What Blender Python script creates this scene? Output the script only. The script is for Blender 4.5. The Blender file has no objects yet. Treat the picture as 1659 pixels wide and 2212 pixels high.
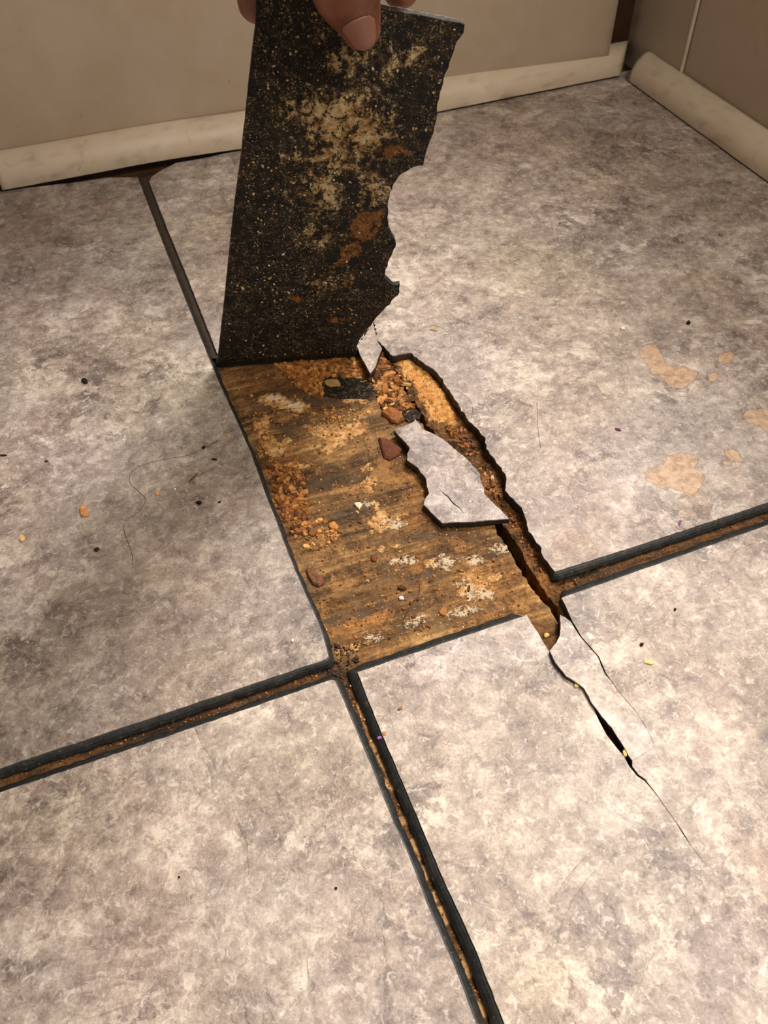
import bpy, math, random
import numpy as np
from mathutils import Matrix, Vector
from mathutils.geometry import delaunay_2d_cdt

random.seed(7)
rng = np.random.default_rng(7)
SC = bpy.context.scene
COL = SC.collection

# ------------------------------------------------------------------ camera
FW, FH, FPX = 1659.0, 2212.0, 1866.65
CR = np.array([[0.93377779, -0.3578395, -0.00315227],
               [-0.2690265, -0.69615819, -0.66557383],
               [0.23597412, 0.6223461, -0.74632536]])      # right, down, forward in world
CP = np.array([0.0, 0.0, 0.28])
cam_d = bpy.data.cameras.new('camera'); cam = bpy.data.objects.new('camera', cam_d); COL.objects.link(cam)
r_, d_, f_ = CR
cam.matrix_world = Matrix(((r_[0], -d_[0], -f_[0], CP[0]), (r_[1], -d_[1], -f_[1], CP[1]), (r_[2], -d_[2], -f_[2], CP[2]), (0, 0, 0, 1)))
cam_d.sensor_fit = 'HORIZONTAL'; cam_d.sensor_width = 36.0; cam_d.lens = FPX / FW * 36.0
cam_d.clip_start = 0.01; cam_d.clip_end = 50
cam_d.dof.use_dof = True; cam_d.dof.focus_distance = 0.34; cam_d.dof.aperture_fstop = 45
SC.camera = cam

# ------------------------------------------------------------------ world, lamps, exposure
wd = bpy.data.worlds.new('world'); SC.world = wd; wd.use_nodes = True
wd.node_tree.nodes['Background'].inputs[0].default_value = (1.0, 0.88, 0.74, 1)
wd.node_tree.nodes['Background'].inputs[1].default_value = 0.23

def area(name, loc, aim, size, power, col):
    l = bpy.data.lights.new(name, 'AREA'); l.shape = 'DISK'; l.size = size; l.energy = power; l.color = col
    o = bpy.data.objects.new(name, l); COL.objects.link(o); o.location = loc
    o.rotation_euler = (Vector(aim) - Vector(loc)).to_track_quat('-Z', 'Y').to_euler()
    return o
area('ceiling_lamp', (1.12, 0.93, 1.85), (0.15, 0.2, 0), 0.62, 42, (1.0, 0.925, 0.86))
area('fill_lamp', (0.42, -0.24, 0.9), (0.18, 0.10, 0), 0.4, 5.5, (1.0, 0.89, 0.77))  # added fill from the camera's right, no real source in the room
SC.view_settings.view_transform = 'Standard'; SC.view_settings.look = 'None'
SC.view_settings.gamma = 1; SC.view_settings.use_curve_mapping = False
SC.view_settings.exposure = 0.32

# ------------------------------------------------------------------ measuring helpers (pixel -> point on a real plane)
def ray(x, y):
    d = CR.T @ np.array([x - FW / 2, y - FH / 2, FPX]); return d / np.linalg.norm(d)
def fl(x, y, z=0.0):
    d = ray(x, y); return CP + d * (z - CP[2]) / d[2]
def W2(pts, z=0.0): return [tuple(fl(x, y, z)[:2]) for x, y in pts]

# ------------------------------------------------------------------ numpy noise
def _h(ix, iy, s):
    n = (ix.astype(np.int64) * 374761393 + iy.astype(np.int64) * 668265263 + s * 974711) & 0xffffffff
    n = ((n ^ (n >> 13)) * 1274126177) & 0xffffffff
    return ((n ^ (n >> 16)) & 0xffff) / 65535.0
def vnoise(x, y, s=0):
    ix, iy = np.floor(x), np.floor(y); fx, fy = x - ix, y - iy
    fx = fx * fx * (3 - 2 * fx); fy = fy * fy * (3 - 2 * fy)
    a, b, c, d = _h(ix, iy, s), _h(ix + 1, iy, s), _h(ix, iy + 1, s), _h(ix + 1, iy + 1, s)
    return (a + (b - a) * fx) * (1 - fy) + (c + (d - c) * fx) * fy
def fbm(x, y, o=4, s=0):
    x = np.asarray(x, float); y = np.asarray(y, float)
    v = 0; a = .5; t = 0
    for k in range(o):
        v = v + a * vnoise(x * 2 ** k, y * 2 ** k, s + k * 17); t += a; a *= .5
    return v / t
def sdf(px, py, poly):
    P = np.array(poly, float); n = len(P); d = np.full(px.shape, 1e9); ins = np.zeros(px.shape, bool)
    for i in range(n):
        a, b = P[i], P[(i + 1) % n]; e = b - a
        t = np.clip(((px - a[0]) * e[0] + (py - a[1]) * e[1]) / max(e @ e, 1e-12), 0, 1)
        d = np.minimum(d, np.hypot(px - a[0] - e[0] * t, py - a[1] - e[1] * t))
        c = ((a[1] > py) != (b[1] > py)) & (px < (b[0] - a[0]) * (py - a[1]) / (b[1] - a[1] + 1e-15) + a[0])
        ins ^= c
    return np.where(ins, -d, d)
def mask(px, py, polys, soft=0.004):
    m = np.zeros(px.shape)
    for p in polys: m = np.maximum(m, np.clip(.5 - sdf(px, py, p) / soft, 0, 1))
    return m
def blobpx(cx, cy, rx, ry, rot=0, n=14, jit=.25, seed=0):
    rr = random.Random(seed + int(cx * 7 + cy)); c, s = math.cos(math.radians(rot)), math.sin(math.radians(rot)); o = []
    for i in range(n):
        a = i / n * 2 * math.pi; k = 1 + rr.uniform(-jit, jit); X, Y = rx * k * math.cos(a), ry * k * math.sin(a)
        o.append((cx + X * c - Y * s, cy + X * s + Y * c))
    return o
def lin(c): return tuple(((v / 255) / 12.92 if v / 255 <= .04045 else ((v / 255 + .055) / 1.055) ** 2.4) for v in c)

# ------------------------------------------------------------------ node helpers
class Mat:
    def __init__(s, name):
        s.m = bpy.data.materials.new(name); s.m.use_nodes = True; s.t = s.m.node_tree; s.n = s.t.nodes; s.l = s.t.links
        s.b = s.n['Principled BSDF']; s.co = s.n.new('ShaderNodeTexCoord').outputs['Object']
    def put(s, sock, v):
        if isinstance(v, bpy.types.NodeSocket): s.l.new(v, sock)
        else:
            if isinstance(v, tuple) and len(v) == 3 and sock.type == 'RGBA': v = v + (1,)
            sock.default_value = v
    def map(s, scale, rot=(0, 0, 0)):
        n = s.n.new('ShaderNodeMapping'); n.inputs['Scale'].default_value = scale; n.inputs['Rotation'].default_value = rot
        s.l.new(s.co, n.inputs[0]); return n.outputs[0]
    def noise(s, scale, detail=4, rough=.55, dist=0, vec=None, off=None):
        n = s.n.new('ShaderNodeTexNoise'); n.noise_dimensions = '3D'
        n.inputs['Scale'].default_value = scale; n.inputs['Detail'].default_value = detail
        n.inputs['Roughness'].default_value = rough; n.inputs['Distortion'].default_value = dist
        v = vec or s.co
        if off is not None:
            a = s.n.new('ShaderNodeVectorMath'); a.operation = 'ADD'; s.l.new(v, a.inputs[0]); a.inputs[1].default_value = (off, off * .7, off * .3); v = a.outputs[0]
        s.l.new(v, n.inputs['Vector']); return n.outputs['Fac']
    def vor(s, scale, feature='F1', vec=None, rnd=1):
        n = s.n.new('ShaderNodeTexVoronoi'); n.feature = feature; n.inputs['Scale'].default_value = scale; n.inputs['Randomness'].default_value = rnd
        s.l.new(vec or s.co, n.inputs['Vector']); return n
    def ramp(s, fac, stops, interp='LINEAR'):
        n = s.n.new('ShaderNodeValToRGB'); e = n.color_ramp.elements; n.color_ramp.interpolation = interp
        while len(e) < len(stops): e.new(.5)
        for i, (p, c) in enumerate(stops):
            if not isinstance(c, tuple): c = (c, c, c)
            e[i].position = p; e[i].color = tuple(c) + (1,)
        s.put(n.inputs[0], fac); return n.outputs[0]
    def math(s, op, a, b=0.0, c=None, clamp=False):
        n = s.n.new('ShaderNodeMath'); n.operation = op; n.use_clamp = clamp; s.put(n.inputs[0], a); s.put(n.inputs[1], b)
        if c is not None: s.put(n.inputs[2], c)
        return n.outputs[0]
    def mix(s, fac, a, b, mode='MIX'):
        n = s.n.new('ShaderNodeMix'); n.data_type = 'RGBA'; n.blend_type = mode; n.clamp_factor = True
        s.put(n.inputs[0], fac); s.put(n.inputs[6], a); s.put(n.inputs[7], b); return n.outputs[2]
    def attr(s, name, out='Fac'):
        n = s.n.new('ShaderNodeAttribute'); n.attribute_name = name; return n.outputs[out]
    def edge(s, fac, nz, amt, lo=.47, hi=.53):   # sharpened mask with a noisy outline
        a = s.math('MULTIPLY', s.math('SUBTRACT', nz, .5), amt); a = s.math('ADD', fac, a)
        n = s.n.new('ShaderNodeMapRange'); n.interpolation_type = 'SMOOTHSTEP'; s.put(n.inputs[0], a); n.inputs[1].default_value = lo; n.inputs[2].default_value = hi
        return n.outputs[0]
    def bump(s, h, strength=1, dist=.001, normal=None):
        n = s.n.new('ShaderNodeBump'); n.inputs['Strength'].default_value = strength; n.inputs['Distance'].default_value = dist
        s.put(n.inputs['Height'], h)
        if normal: s.l.new(normal, n.inputs['Normal'])
        return n.outputs[0]
    def done(s, col, rough=.5, normal=None, spec=.5):
        s.put(s.b.inputs['Base Color'], col); s.put(s.b.inputs['Roughness'], rough); s.put(s.b.inputs['Specular IOR Level'], spec)
        if normal: s.l.new(normal, s.b.inputs['Normal'])
        return s.m

def s_warp(m, scale, amt):
    n = m.n.new('ShaderNodeTexNoise'); n.inputs['Scale'].default_value = scale; n.inputs['Detail'].default_value = 5; n.inputs['Roughness'].default_value = .65; m.l.new(m.co, n.inputs['Vector'])
    a = m.n.new('ShaderNodeVectorMath'); a.operation = 'SUBTRACT'; m.l.new(n.outputs['Color'], a.inputs[0]); a.inputs[1].default_value = (.5, .5, .5)
    b = m.n.new('ShaderNodeVectorMath'); b.operation = 'SCALE'; m.l.new(a.outputs[0], b.inputs[0]); b.inputs['Scale'].default_value = amt * 4
    c = m.n.new('ShaderNodeVectorMath'); c.operation = 'ADD'; m.l.new(m.co, c.inputs[0]); m.l.new(b.outputs[0], c.inputs[1]); return c.outputs[0]
def mat_stone():
    m = Mat('stone_vinyl')
    n1 = m.noise(16, 6, .6, .8); n2 = m.noise(55, 7, .66, .7, off=3.1); n3 = m.noise(190, 7, .72, .5, off=7.7)
    n4 = m.noise(900, 5, .75, .2, off=1.3); nw = m.noise(9, 3, .5, .8, off=11)
    v = m.math('ADD', m.math('MULTIPLY', n1, .18), m.math('MULTIPLY', n2, .28))
    v = m.math('ADD', v, m.math('MULTIPLY', n3, .34)); v = m.math('ADD', v, m.math('MULTIPLY', n4, .20))
    # slate layers: terraces, each with its own tone
    ter = m.math('MULTIPLY', m.noise(13, 8, .55, .9, off=21), 9.0); tf = m.math('FLOOR', ter)
    tt_ = m.math('FRACT', m.math('MULTIPLY', m.math('ADD', tf, 3.3), .618)); v = m.math('ADD', v, m.math('MULTIPLY', m.math('SUBTRACT', tt_, .5), .055))
    wv_ = s_warp(m, 60, .010); vo1 = m.vor(75, vec=wv_); vo2 = m.vor(230, vec=wv_)
    b1 = m.n.new('ShaderNodeSeparateColor'); m.l.new(vo1.outputs['Color'], b1.inputs[0]); b2 = m.n.new('ShaderNodeSeparateColor'); m.l.new(vo2.outputs['Color'], b2.inputs[0])
    gv_ = m.ramp(m.noise(24, 4, .6, .4, off=77), [(.42, .15), (.6, 1.)])
    v = m.math('ADD', v, m.math('MULTIPLY', m.math('MULTIPLY', m.math('SUBTRACT', b1.outputs[0], .5), .115), gv_))
    v = m.math('ADD', v, m.math('MULTIPLY', m.math('MULTIPLY', m.math('SUBTRACT', b2.outputs[0], .5), .065), gv_))
    c = m.ramp(v, [(.395, lin((112, 100, 95))), (.45, lin((148, 135, 127))), (.50, lin((172, 159, 150))), (.545, lin((194, 182, 172))), (.61, lin((230, 221, 210)))])
    warm = m.ramp(nw, [(.36, 0.), (.62, 1.)])
    c = m.mix(m.math('MULTIPLY', warm, .30), c, m.mix(1, c, lin((232, 212, 180)), 'MULTIPLY'))
    pk = m.ramp(m.noise(22, 4, .6, 1, off=5), [(.54, 0.), (.68, 1.)])
    c = m.mix(m.math('MULTIPLY', pk, .34), c, m.mix(1, c, lin((226, 202, 202)), 'MULTIPLY'))
    # slate ledges: thin contour lines of a distorted noise
    l1 = m.math('FRACT', ter)
    ln = m.ramp(l1, [(0., 1.), (.10, 0.)]); gate = m.ramp(m.noise(30, 3, .5, 0, off=31), [(.46, 0.), (.58, 1.)])
    lnm = m.math('MULTIPLY', ln, gate)
    c = m.mix(m.math('MULTIPLY', lnm, .42), c, lin((118, 102, 96)))
    # dark pits and light flecks
    pit = m.ramp(m.noise(260, 4, .6, .6, off=41), [(.33, 1.), (.39, 0.)]); c = m.mix(m.math('MULTIPLY', pit, .40), c, lin((116, 100, 94)))
    fk = m.ramp(m.noise(300, 5, .75, .8, off=51), [(.55, 0.), (.64, 1.)]); c = m.mix(m.math('MULTIPLY', fk, .50), c, lin((240, 232, 222)))
    c = m.mix(1, c, m.attr('tone', 'Color'), 'MULTIPLY')
    # worn stains with their own outline
    ns = m.noise(330, 4, .6, .5, off=61); st = m.edge(m.attr('stain'), ns, .42)
    rim = m.ramp(m.math('ABSOLUTE', m.math('SUBTRACT', m.math('ADD', m.attr('stain'), m.math('MULTIPLY', m.math('SUBTRACT', ns, .5), .42)), .5)), [(0.02, 1.), (.10, 0.)])
    sc = m.ramp(m.noise(210, 5, .65, 1, off=71), [(.38, lin((168, 132, 102))), (.6, lin((214, 180, 146)))])
    c = m.mix(m.math('MULTIPLY', st, .85), c, sc); c = m.mix(m.math('MULTIPLY', m.math('MULTIPLY', rim, m.ramp(m.attr('stain'), [(.15, 0.), (.3, 1.)])), .45), c, lin((105, 84, 66)))
    pl = m.edge(m.attr('pale'), ns, .25); c = m.mix(m.math('MULTIPLY', pl, .38), c, m.mix(1, c, lin((255, 226, 196)), 'MULTIPLY'))
    rim2 = m.ramp(m.math('ABSOLUTE', m.math('SUBTRACT', m.math('ADD', m.attr('pale'), m.math('MULTIPLY', m.math('SUBTRACT', ns, .5), .25)), .5)), [(0.02, 1.), (.09, 0.)])
    c = m.mix(m.math('MULTIPLY', m.math('MULTIPLY', rim2, m.ramp(m.attr('pale'), [(.15, 0.), (.3, 1.)])), .5), c, lin((120, 102, 92)))
    cr = m.attr('crease'); c = m.mix(m.math('MULTIPLY', m.edge(cr, ns, .5, .4, .6), .6), c, lin((92, 78, 70)))
    h = m.math('ADD', m.math('MULTIPLY', n3, .5), m.math('MULTIPLY', n4, .35)); h = m.math('SUBTRACT', h, m.math('MULTIPLY', lnm, .22))
    h = m.math('ADD', h, m.math('MULTIPLY', n2, .8)); h = m.math('ADD', h, m.math('MULTIPLY', m.math('MULTIPLY', tf, gate), .12))
    return m.done(c, m.ramp(n3, [(.3, .29), (.7, .43)]), m.bump(h, .5, .0010), .62)

def mat_black():
    m = Mat('black_vinyl_backing'); n = m.noise(420, 4, .6); d = m.ramp(m.noise(700, 3, .6, off=4), [(.62, 0.), (.72, 1.)])
    c = m.ramp(n, [(.3, lin((24, 25, 25))), (.7, lin((46, 48, 48)))]); c = m.mix(m.math('MULTIPLY', d, .5), c, lin((128, 110, 88)))
    dd = m.ramp(m.noise(60, 4, .6, off=9), [(.55, 0.), (.75, 1.)]); c = m.mix(m.math('MULTIPLY', dd, .30), c, lin((84, 62, 40)))
    return m.done(c, .52, m.bump(n, .5, .0004), .4)

def mat_wood(rot=False):
    m = Mat('rotten_plywood' if rot else 'weathered_plywood')
    g = m.map((6, 60, 30), (0, 0, math.radians(-7))); gf = m.map((22, 260, 60), (0, 0, math.radians(-5)))
    a = m.noise(1.6, 6, .62, .8, vec=g); b = m.noise(1.6, 6, .65, .5, vec=gf); n3 = m.noise(480, 5, .7, .6); n2 = m.noise(42, 5, .6, 1)
    v = m.math('ADD', m.math('MULTIPLY', a, .28), m.math('MULTIPLY', b, .26)); v = m.math('ADD', v, m.math('MULTIPLY', n2, .24)); v = m.math('ADD', v, m.math('MULTIPLY', n3, .22))
    c = m.ramp(v, [(.40, lin((40, 29, 17))), (.45, lin((84, 62, 38))), (.50, lin((122, 93, 58))), (.545, lin((156, 122, 78))), (.60, lin((206, 172, 122)))])
    dm = m.ramp(m.math('ADD', m.math('MULTIPLY', m.noise(34, 7, .7, .5, off=81), .6), m.math('MULTIPLY', a, .4)), [(.42, 1.), (.54, 0.)]); c = m.mix(m.math('MULTIPLY', dm, .62), c, lin((54, 38, 24)))
    lg = m.ramp(m.noise(75, 8, .75, .4, off=85), [(.53, 0.), (.60, 1.)]); c = m.mix(m.math('MULTIPLY', lg, .45), c, lin((192, 146, 92)))
    gr = m.ramp(m.noise(30, 5, .6, 1.4, off=8), [(.52, 0.), (.64, 1.)]); c = m.mix(m.math('MULTIPLY', gr, .5), c, lin((112, 96, 74)))
    c = m.mix(1, c, m.attr('tone', 'Color'), 'MULTIPLY')
    sp = m.ramp(m.noise(900, 3, .7, .3, off=14), [(.64, 0.), (.72, 1.)]); c = m.mix(m.math('MULTIPLY', sp, .7), c, lin((206, 168, 108)))
    dk = m.ramp(m.noise(620, 3, .7, .3, off=19), [(.30, 1.), (.37, 0.)]); c = m.mix(m.math('MULTIPLY', dk, .6), c, lin((38, 25, 12)))
    ns = m.noise(230, 6, .7, .8, off=25)
    mo = m.edge(m.attr('mold'), m.math('ADD', m.math('MULTIPLY', b, .6), m.math('MULTIPLY', ns, .4)), 4.0, .42, .8); c = m.mix(m.math('MULTIPLY', mo, .8), c, m.ramp(ns, [(.4, lin((34, 26, 18))), (.62, lin((96, 80, 62)))]))
    pa = m.edge(m.attr('patch'), m.noise(200, 9, .74, .5, off=66), 3.4, .48, .64); pc = m.ramp(m.noise(300, 5, .7, .5, off=33), [(.38, lin((176, 108, 42))), (.5, lin((212, 152, 82))), (.62, lin((232, 188, 122)))] if rot else [(.38, lin((140, 94, 48))), (.5, lin((190, 140, 80))), (.62, lin((222, 184, 130)))])
    c = m.mix(m.math('MULTIPLY', pa, .9), c, pc)
    wh = m.edge(m.attr('white'), m.noise(420, 6, .75, .4, off=68), 3.2, .5, .7); c = m.mix(m.math('MULTIPLY', wh, .75), c, lin((222, 204, 172)))
    tn = m.edge(m.attr('tan'), ns, .6, .4, .6); c = m.mix(m.math('MULTIPLY', tn, .85), c, m.ramp(m.noise(150, 5, .7, 1, off=43), [(.35, lin((120, 82, 46))), (.6, lin((206, 166, 116)))]))
    h = m.math('ADD', m.math('MULTIPLY', b, .8), m.math('MULTIPLY', n3, .55)); h = m.math('ADD', h, m.math('MULTIPLY', pa, .35)); h = m.math('ADD', h, m.math('MULTIPLY', ns, .5))
    return m.done(c, .72, m.bump(h, .9, .0014 if rot else .0009), .3)

def mat_under():
    m = Mat('moldy_vinyl_underside')
    n1 = m.noise(60, 5, .65, 1); n2 = m.noise(360, 7, .75, .5, off=4); n3 = m.noise(1300, 3, .7, .2, off=8); n4 = m.noise(130, 6, .72, .6, off=13); n5 = m.noise(38, 4, .6, .4, off=17)
    c = m.ramp(n2, [(.38, lin((4, 3, 3))), (.49, lin((17, 13, 9))), (.57, lin((48, 37, 24))), (.66, lin((92, 74, 50)))])
    c = m.mix(m.math('MULTIPLY', m.ramp(n1, [(.45, 0.), (.62, 1.)]), .30), c, lin((46, 33, 18)))
    vd = m.vor(620, rnd=1); dot = m.ramp(vd.outputs['Distance'], [(.16, 1.), (.30, 0.)]); vs = m.n.new('ShaderNodeSeparateColor'); m.l.new(vd.outputs['Color'], vs.inputs[0])
    gate = m.ramp(m.math('ADD', m.math('MULTIPLY', vs.outputs[0], .5), m.math('MULTIPLY', n4, .9)), [(.70, 0.), (.76, 1.)])
    sp = m.math('MULTIPLY', dot, gate); sp2 = m.math('MULTIPLY', m.ramp(n3, [(.56, 0.), (.62, 1.)]), m.ramp(n4, [(.44, 0.), (.54, 1.)]))
    c = m.mix(m.math('MULTIPLY', m.math('MAXIMUM', sp, sp2), .8), c, m.ramp(n5, [(.42, lin((150, 138, 114))), (.58, lin((176, 146, 96)))]))
    nn = m.math('ADD', m.math('MULTIPLY', m.noise(480, 8, .82, .3, off=61), .62), m.math('MULTIPLY', n4, .38)); pa = m.edge(m.attr('patch'), nn, 5.2, .50, .78)
    c = m.mix(m.math('MULTIPLY', pa, .92), c, m.ramp(n4, [(.40, lin((138, 102, 60))), (.5, lin((182, 146, 94))), (.60, lin((216, 190, 142)))]))
    o = m.edge(m.attr('orange'), nn, 3.6, .48, .66); c = m.mix(m.math('MULTIPLY', o, .9), c, m.ramp(n2, [(.4, lin((104, 66, 30))), (.6, lin((166, 112, 56)))]))
    bk = m.ramp(m.noise(240, 6, .75, .4, off=22), [(.43, 1.), (.47, 0.)]); c = m.mix(m.math('MULTIPLY', bk, .93), c, lin((7, 6, 5)))
    h = m.math('ADD', n2, m.math('MULTIPLY', n3, .6)); h = m.math('ADD', h, m.math('MULTIPLY', pa, .5))
    return m.done(c, .6, m.bump(h, 1, .0012), .35)

def mat_paint(name, base, dirt=.5):
    m = Mat(name); n = m.noise(28, 5, .6, .6); f = m.noise(700, 3, .6, off=3); d = m.ramp(m.noise(70, 5, .65, .8, off=6), [(.60, 0.), (.74, 1.)])
    c = m.mix(m.math('MULTIPLY', m.ramp(n, [(.35, 0.), (.7, 1.)]), .35), base, m.mix(1, base, lin((226, 212, 190)), 'MULTIPLY'))
    c = m.mix(m.math('MULTIPLY', d, dirt), c, lin((142, 116, 86)))
    sp = m.ramp(m.noise(150, 3, .5, .5, off=13), [(.72, 0.), (.76, 1.)]); c = m.mix(m.math('MULTIPLY', sp, dirt), c, lin((96, 76, 54)))
    c = m.mix(m.math('MULTIPLY', m.attr('darkening'), .75), c, lin((92, 70, 46)))  # grime blotches on the trims; painted shadow line and darker edges on walls
    h = m.math('ADD', m.math('MULTIPLY', n, .6), m.math('MULTIPLY', f, .12))
    return m.done(c, .45, m.bump(h, .35, .002), .4)

def mat_attr(name, rough=.7, bs=700):
    m = Mat(name); n = m.noise(bs, 4, .7); c = m.mix(.55, m.attr('Col', 'Color'), m.mix(1, m.attr('Col', 'Color'), m.ramp(n, [(.35, .45), (.65, 1.3)]), 'MULTIPLY'))
    return m.done(c, rough, m.bump(n, .5, .0006), .3)
def mat_plain(name, col, rough=.6, bs=400, var=.35, spec=.4):
    m = Mat(name); n = m.noise(bs, 4, .65); c = m.mix(var, lin(col), m.ramp(n, [(.35, tuple(v * .4 for v in lin(col))), (.65, tuple(min(1, v * 1.5) for v in lin(col)))]))
    return m.done(c, rough, m.bump(n, .4, .0005), spec)
def mat_skin():
    m = Mat('skin'); n = m.noise(60, 4, .6); f = m.vor(900); f2 = m.noise(500, 4, .6, off=3)
    c = m.ramp(n, [(.35, lin((108, 64, 46))), (.65, lin((142, 90, 68)))])
    c = m.mix(m.math('MULTIPLY', m.attr('darkening'), .6), c, lin((84, 44, 28)))
    m.b.inputs['Subsurface Weight'].default_value = .15; m.b.inputs['Subsurface Radius'].default_value = (.004, .0015, .0008)
    m.b.inputs['Subsurface Scale'].default_value = 1
    w = m.noise(1.2, 3, .5, .5, vec=m.map((40, 40, 420)))
    h = m.math('ADD', m.math('MULTIPLY', f.outputs['Distance'], .4), m.math('ADD', m.math('MULTIPLY', f2, .4), m.math('MULTIPLY', w, .6)))
    return m.done(c, .42, m.bump(h, .35, .0006), .45)

M_STONE, M_BLACK, M_WOOD, M_ROT, M_UNDER = mat_stone(), mat_black(), mat_wood(), mat_wood(True), mat_under()
M_WALL = mat_paint('wall_paint', lin((180, 164, 144)), .18); M_TRIM = mat_paint('trim_paint', lin((206, 191, 170)), .3)
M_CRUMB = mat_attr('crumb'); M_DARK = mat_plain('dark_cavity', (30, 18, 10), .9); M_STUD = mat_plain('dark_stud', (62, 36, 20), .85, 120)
M_SKIN = mat_skin()
M_TRIMSIDE = M_BLACK

# ------------------------------------------------------------------ mesh helpers
def mk(name, verts, faces, mat, parent=None, smooth=False, attrs=None, tone=None):
    me = bpy.data.meshes.new(name); me.from_pydata([tuple(map(float, v)) for v in verts], [], faces); me.update()
    me.materials.append(mat)
    if smooth: me.polygons.foreach_set('use_smooth', [True] * len(me.polygons))
    for k, a in (attrs or {}).items():
        a = np.asarray(a, float)
        if a.ndim == 1: at = me.attributes.new(k, 'FLOAT', 'POINT'); at.data.foreach_set('value', a)
        else:
            at = me.attributes.new(k, 'FLOAT_COLOR', 'POINT'); at.data.foreach_set('color', np.concatenate([a[:, :3], np.ones((len(a), 1))], 1).ravel())
    o = bpy.data.objects.new(name, me); COL.objects.link(o)
    if parent: o.parent = parent
    return o
def tag(o, label=None, cat=None, group=None, kind=None):
    for k, v in (('label', label), ('category', cat), ('group', group), ('kind', kind)):
        if v: o[k] = v
    return o
def empty(name, loc=(0, 0, 0)):
    o = bpy.data.objects.new(name, None); COL.objects.link(o); o.location = loc; o.empty_display_size = .01; return o

def resample(pts, step, jit, seed):
    rr = random.Random(seed); out = []; n = len(pts)
    for i in range(n):
        a, b = np.array(pts[i]), np.array(pts[(i + 1) % n]); L = np.linalg.norm(b - a)
        if L < 1e-6: continue
        st = step[i] if isinstance(step, list) else step; jt = jit[i] if isinstance(jit, list) else jit
        k = max(1, int(L / st)); e = (b - a) / L; nn = np.array([e[1], -e[0]])
        for j in range(k):
            out.append((a + (b - a) * j / k + (nn * rr.uniform(-jt, jt) if j else 0), i))
    return out
def area2(P): return sum(P[i][0] * P[(i + 1) % len(P)][1] - P[(i + 1) % len(P)][0] * P[i][1] for i in range(len(P)))
def cdt(P, spacing, seed=0, region=None):
    P = np.array(P); x0, y0 = P.min(0); x1, y1 = P.max(0)
    gx, gy = np.meshgrid(np.arange(x0, x1, spacing), np.arange(y0, y1, spacing)); gx = gx.ravel(); gy = gy.ravel()
    r = np.random.default_rng(seed); gx = gx + r.uniform(-.25, .25, gx.shape) * spacing; gy = gy + r.uniform(-.25, .25, gy.shape) * spacing
    if region is not None:
        k = region(gx, gy); gx, gy = gx[k], gy[k]
    d = sdf(gx, gy, P); k = d < -spacing * .45; pts = [Vector((a, b)) for a, b in P] + [Vector((a, b)) for a, b in zip(gx[k], gy[k])]
    res = delaunay_2d_cdt(pts, [], [list(range(len(P)))], 1, 1e-7)
    return [tuple(v) for v in res[0]], [tuple(f) for f in res[2]]

def plate(name, pts, mp, mat, core_mat, parent, spacing=.0025, ftk=.0006, thick=.0038, w=.0022, step=.004, jit=.0002, seed=0, attrs=None, wj=.15, region=None, core_name='backing'):
    """pts: outline; mp(x,y,h)->3D; w: scalar or per-edge chamfer width."""
    if area2(pts) < 0:
        pts = pts[::-1]
        if isinstance(w, list): w = [w[(len(pts) - 2 - i) % len(pts)] for i in range(len(pts))]
        if isinstance(jit, list): jit = [jit[(len(pts) - 2 - i) % len(pts)] for i in range(len(pts))]
        if isinstance(step, list): step = [step[(len(step) - 2 - i) % len(step)] for i in range(len(step))]
    rs = resample(pts, step, jit, seed); B = [p for p, _ in rs]; E = [e for _, e in rs]; n = len(B)
    v2, f2 = cdt(B, spacing, seed, region)
    V = [mp(x, y, 0) for x, y in v2]; F = [tuple(f) for f in f2]
    A2 = np.array(v2); at = attrs(A2[:, 0], A2[:, 1]) if attrs else {}
    base = len(V); V += [mp(x, y, -ftk) for x, y in B]
    at = {k: np.concatenate([a, a[:n]]) for k, a in at.items()}
    # the first n cdt verts are the outline
    for i in range(n): j = (i + 1) % n; F.append((i, base + i, base + j, j))
    face = mk(name, V, F, mat, parent, attrs=at)
    # backing: chamfered rim and bottom
    rr = random.Random(seed + 5); nor = []; ww = []
    for i in range(n):
        a, b, c = B[i - 1], B[i], B[(i + 1) % n]; e1 = b - a; e2 = c - b
        e1 = e1 / (np.linalg.norm(e1) + 1e-12); e2 = e2 / (np.linalg.norm(e2) + 1e-12)
        m = np.array([e1[1] + e2[1], -e1[0] - e2[0]]); m = m / (np.linalg.norm(m) + 1e-12); k = 1 / max(.6, m @ np.array([e2[1], -e2[0]])); nor.append(m * k)
        ww.append(w[E[i]] if isinstance(w, list) else w)
    ww = [min(ww[i], max(ww[i - 1], .0001) * 3 + .0004) * (1 + rr.uniform(-wj, wj)) for i in range(n)]
    CV = []; CF = []
    prof = [(0.0, -ftk), (.25, -ftk - .0002), (.62, -.0016), (.95, -.0028), (1.0, -thick)]
    for k, (a, h) in enumerate(prof):
        for i in range(n): p = B[i] + nor[i] * ww[i] * a; CV.append(mp(p[0], p[1], h if k < 4 else -thick))
    for k in range(len(prof) - 1):
        for i in range(n): j = (i + 1) % n; CF.append((k * n + i, (k + 1) * n + i, (k + 1) * n + j, k * n + j))
    CF.append(tuple((len(prof) - 1) * n + i for i in range(n))[::-1])
    core = mk(core_name, CV, CF, core_mat, face)
    return face, core

def flat(x, y, h): return (x, y, h)
ZS = -0.0042                                       # surface of the wood under the tiles

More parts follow.
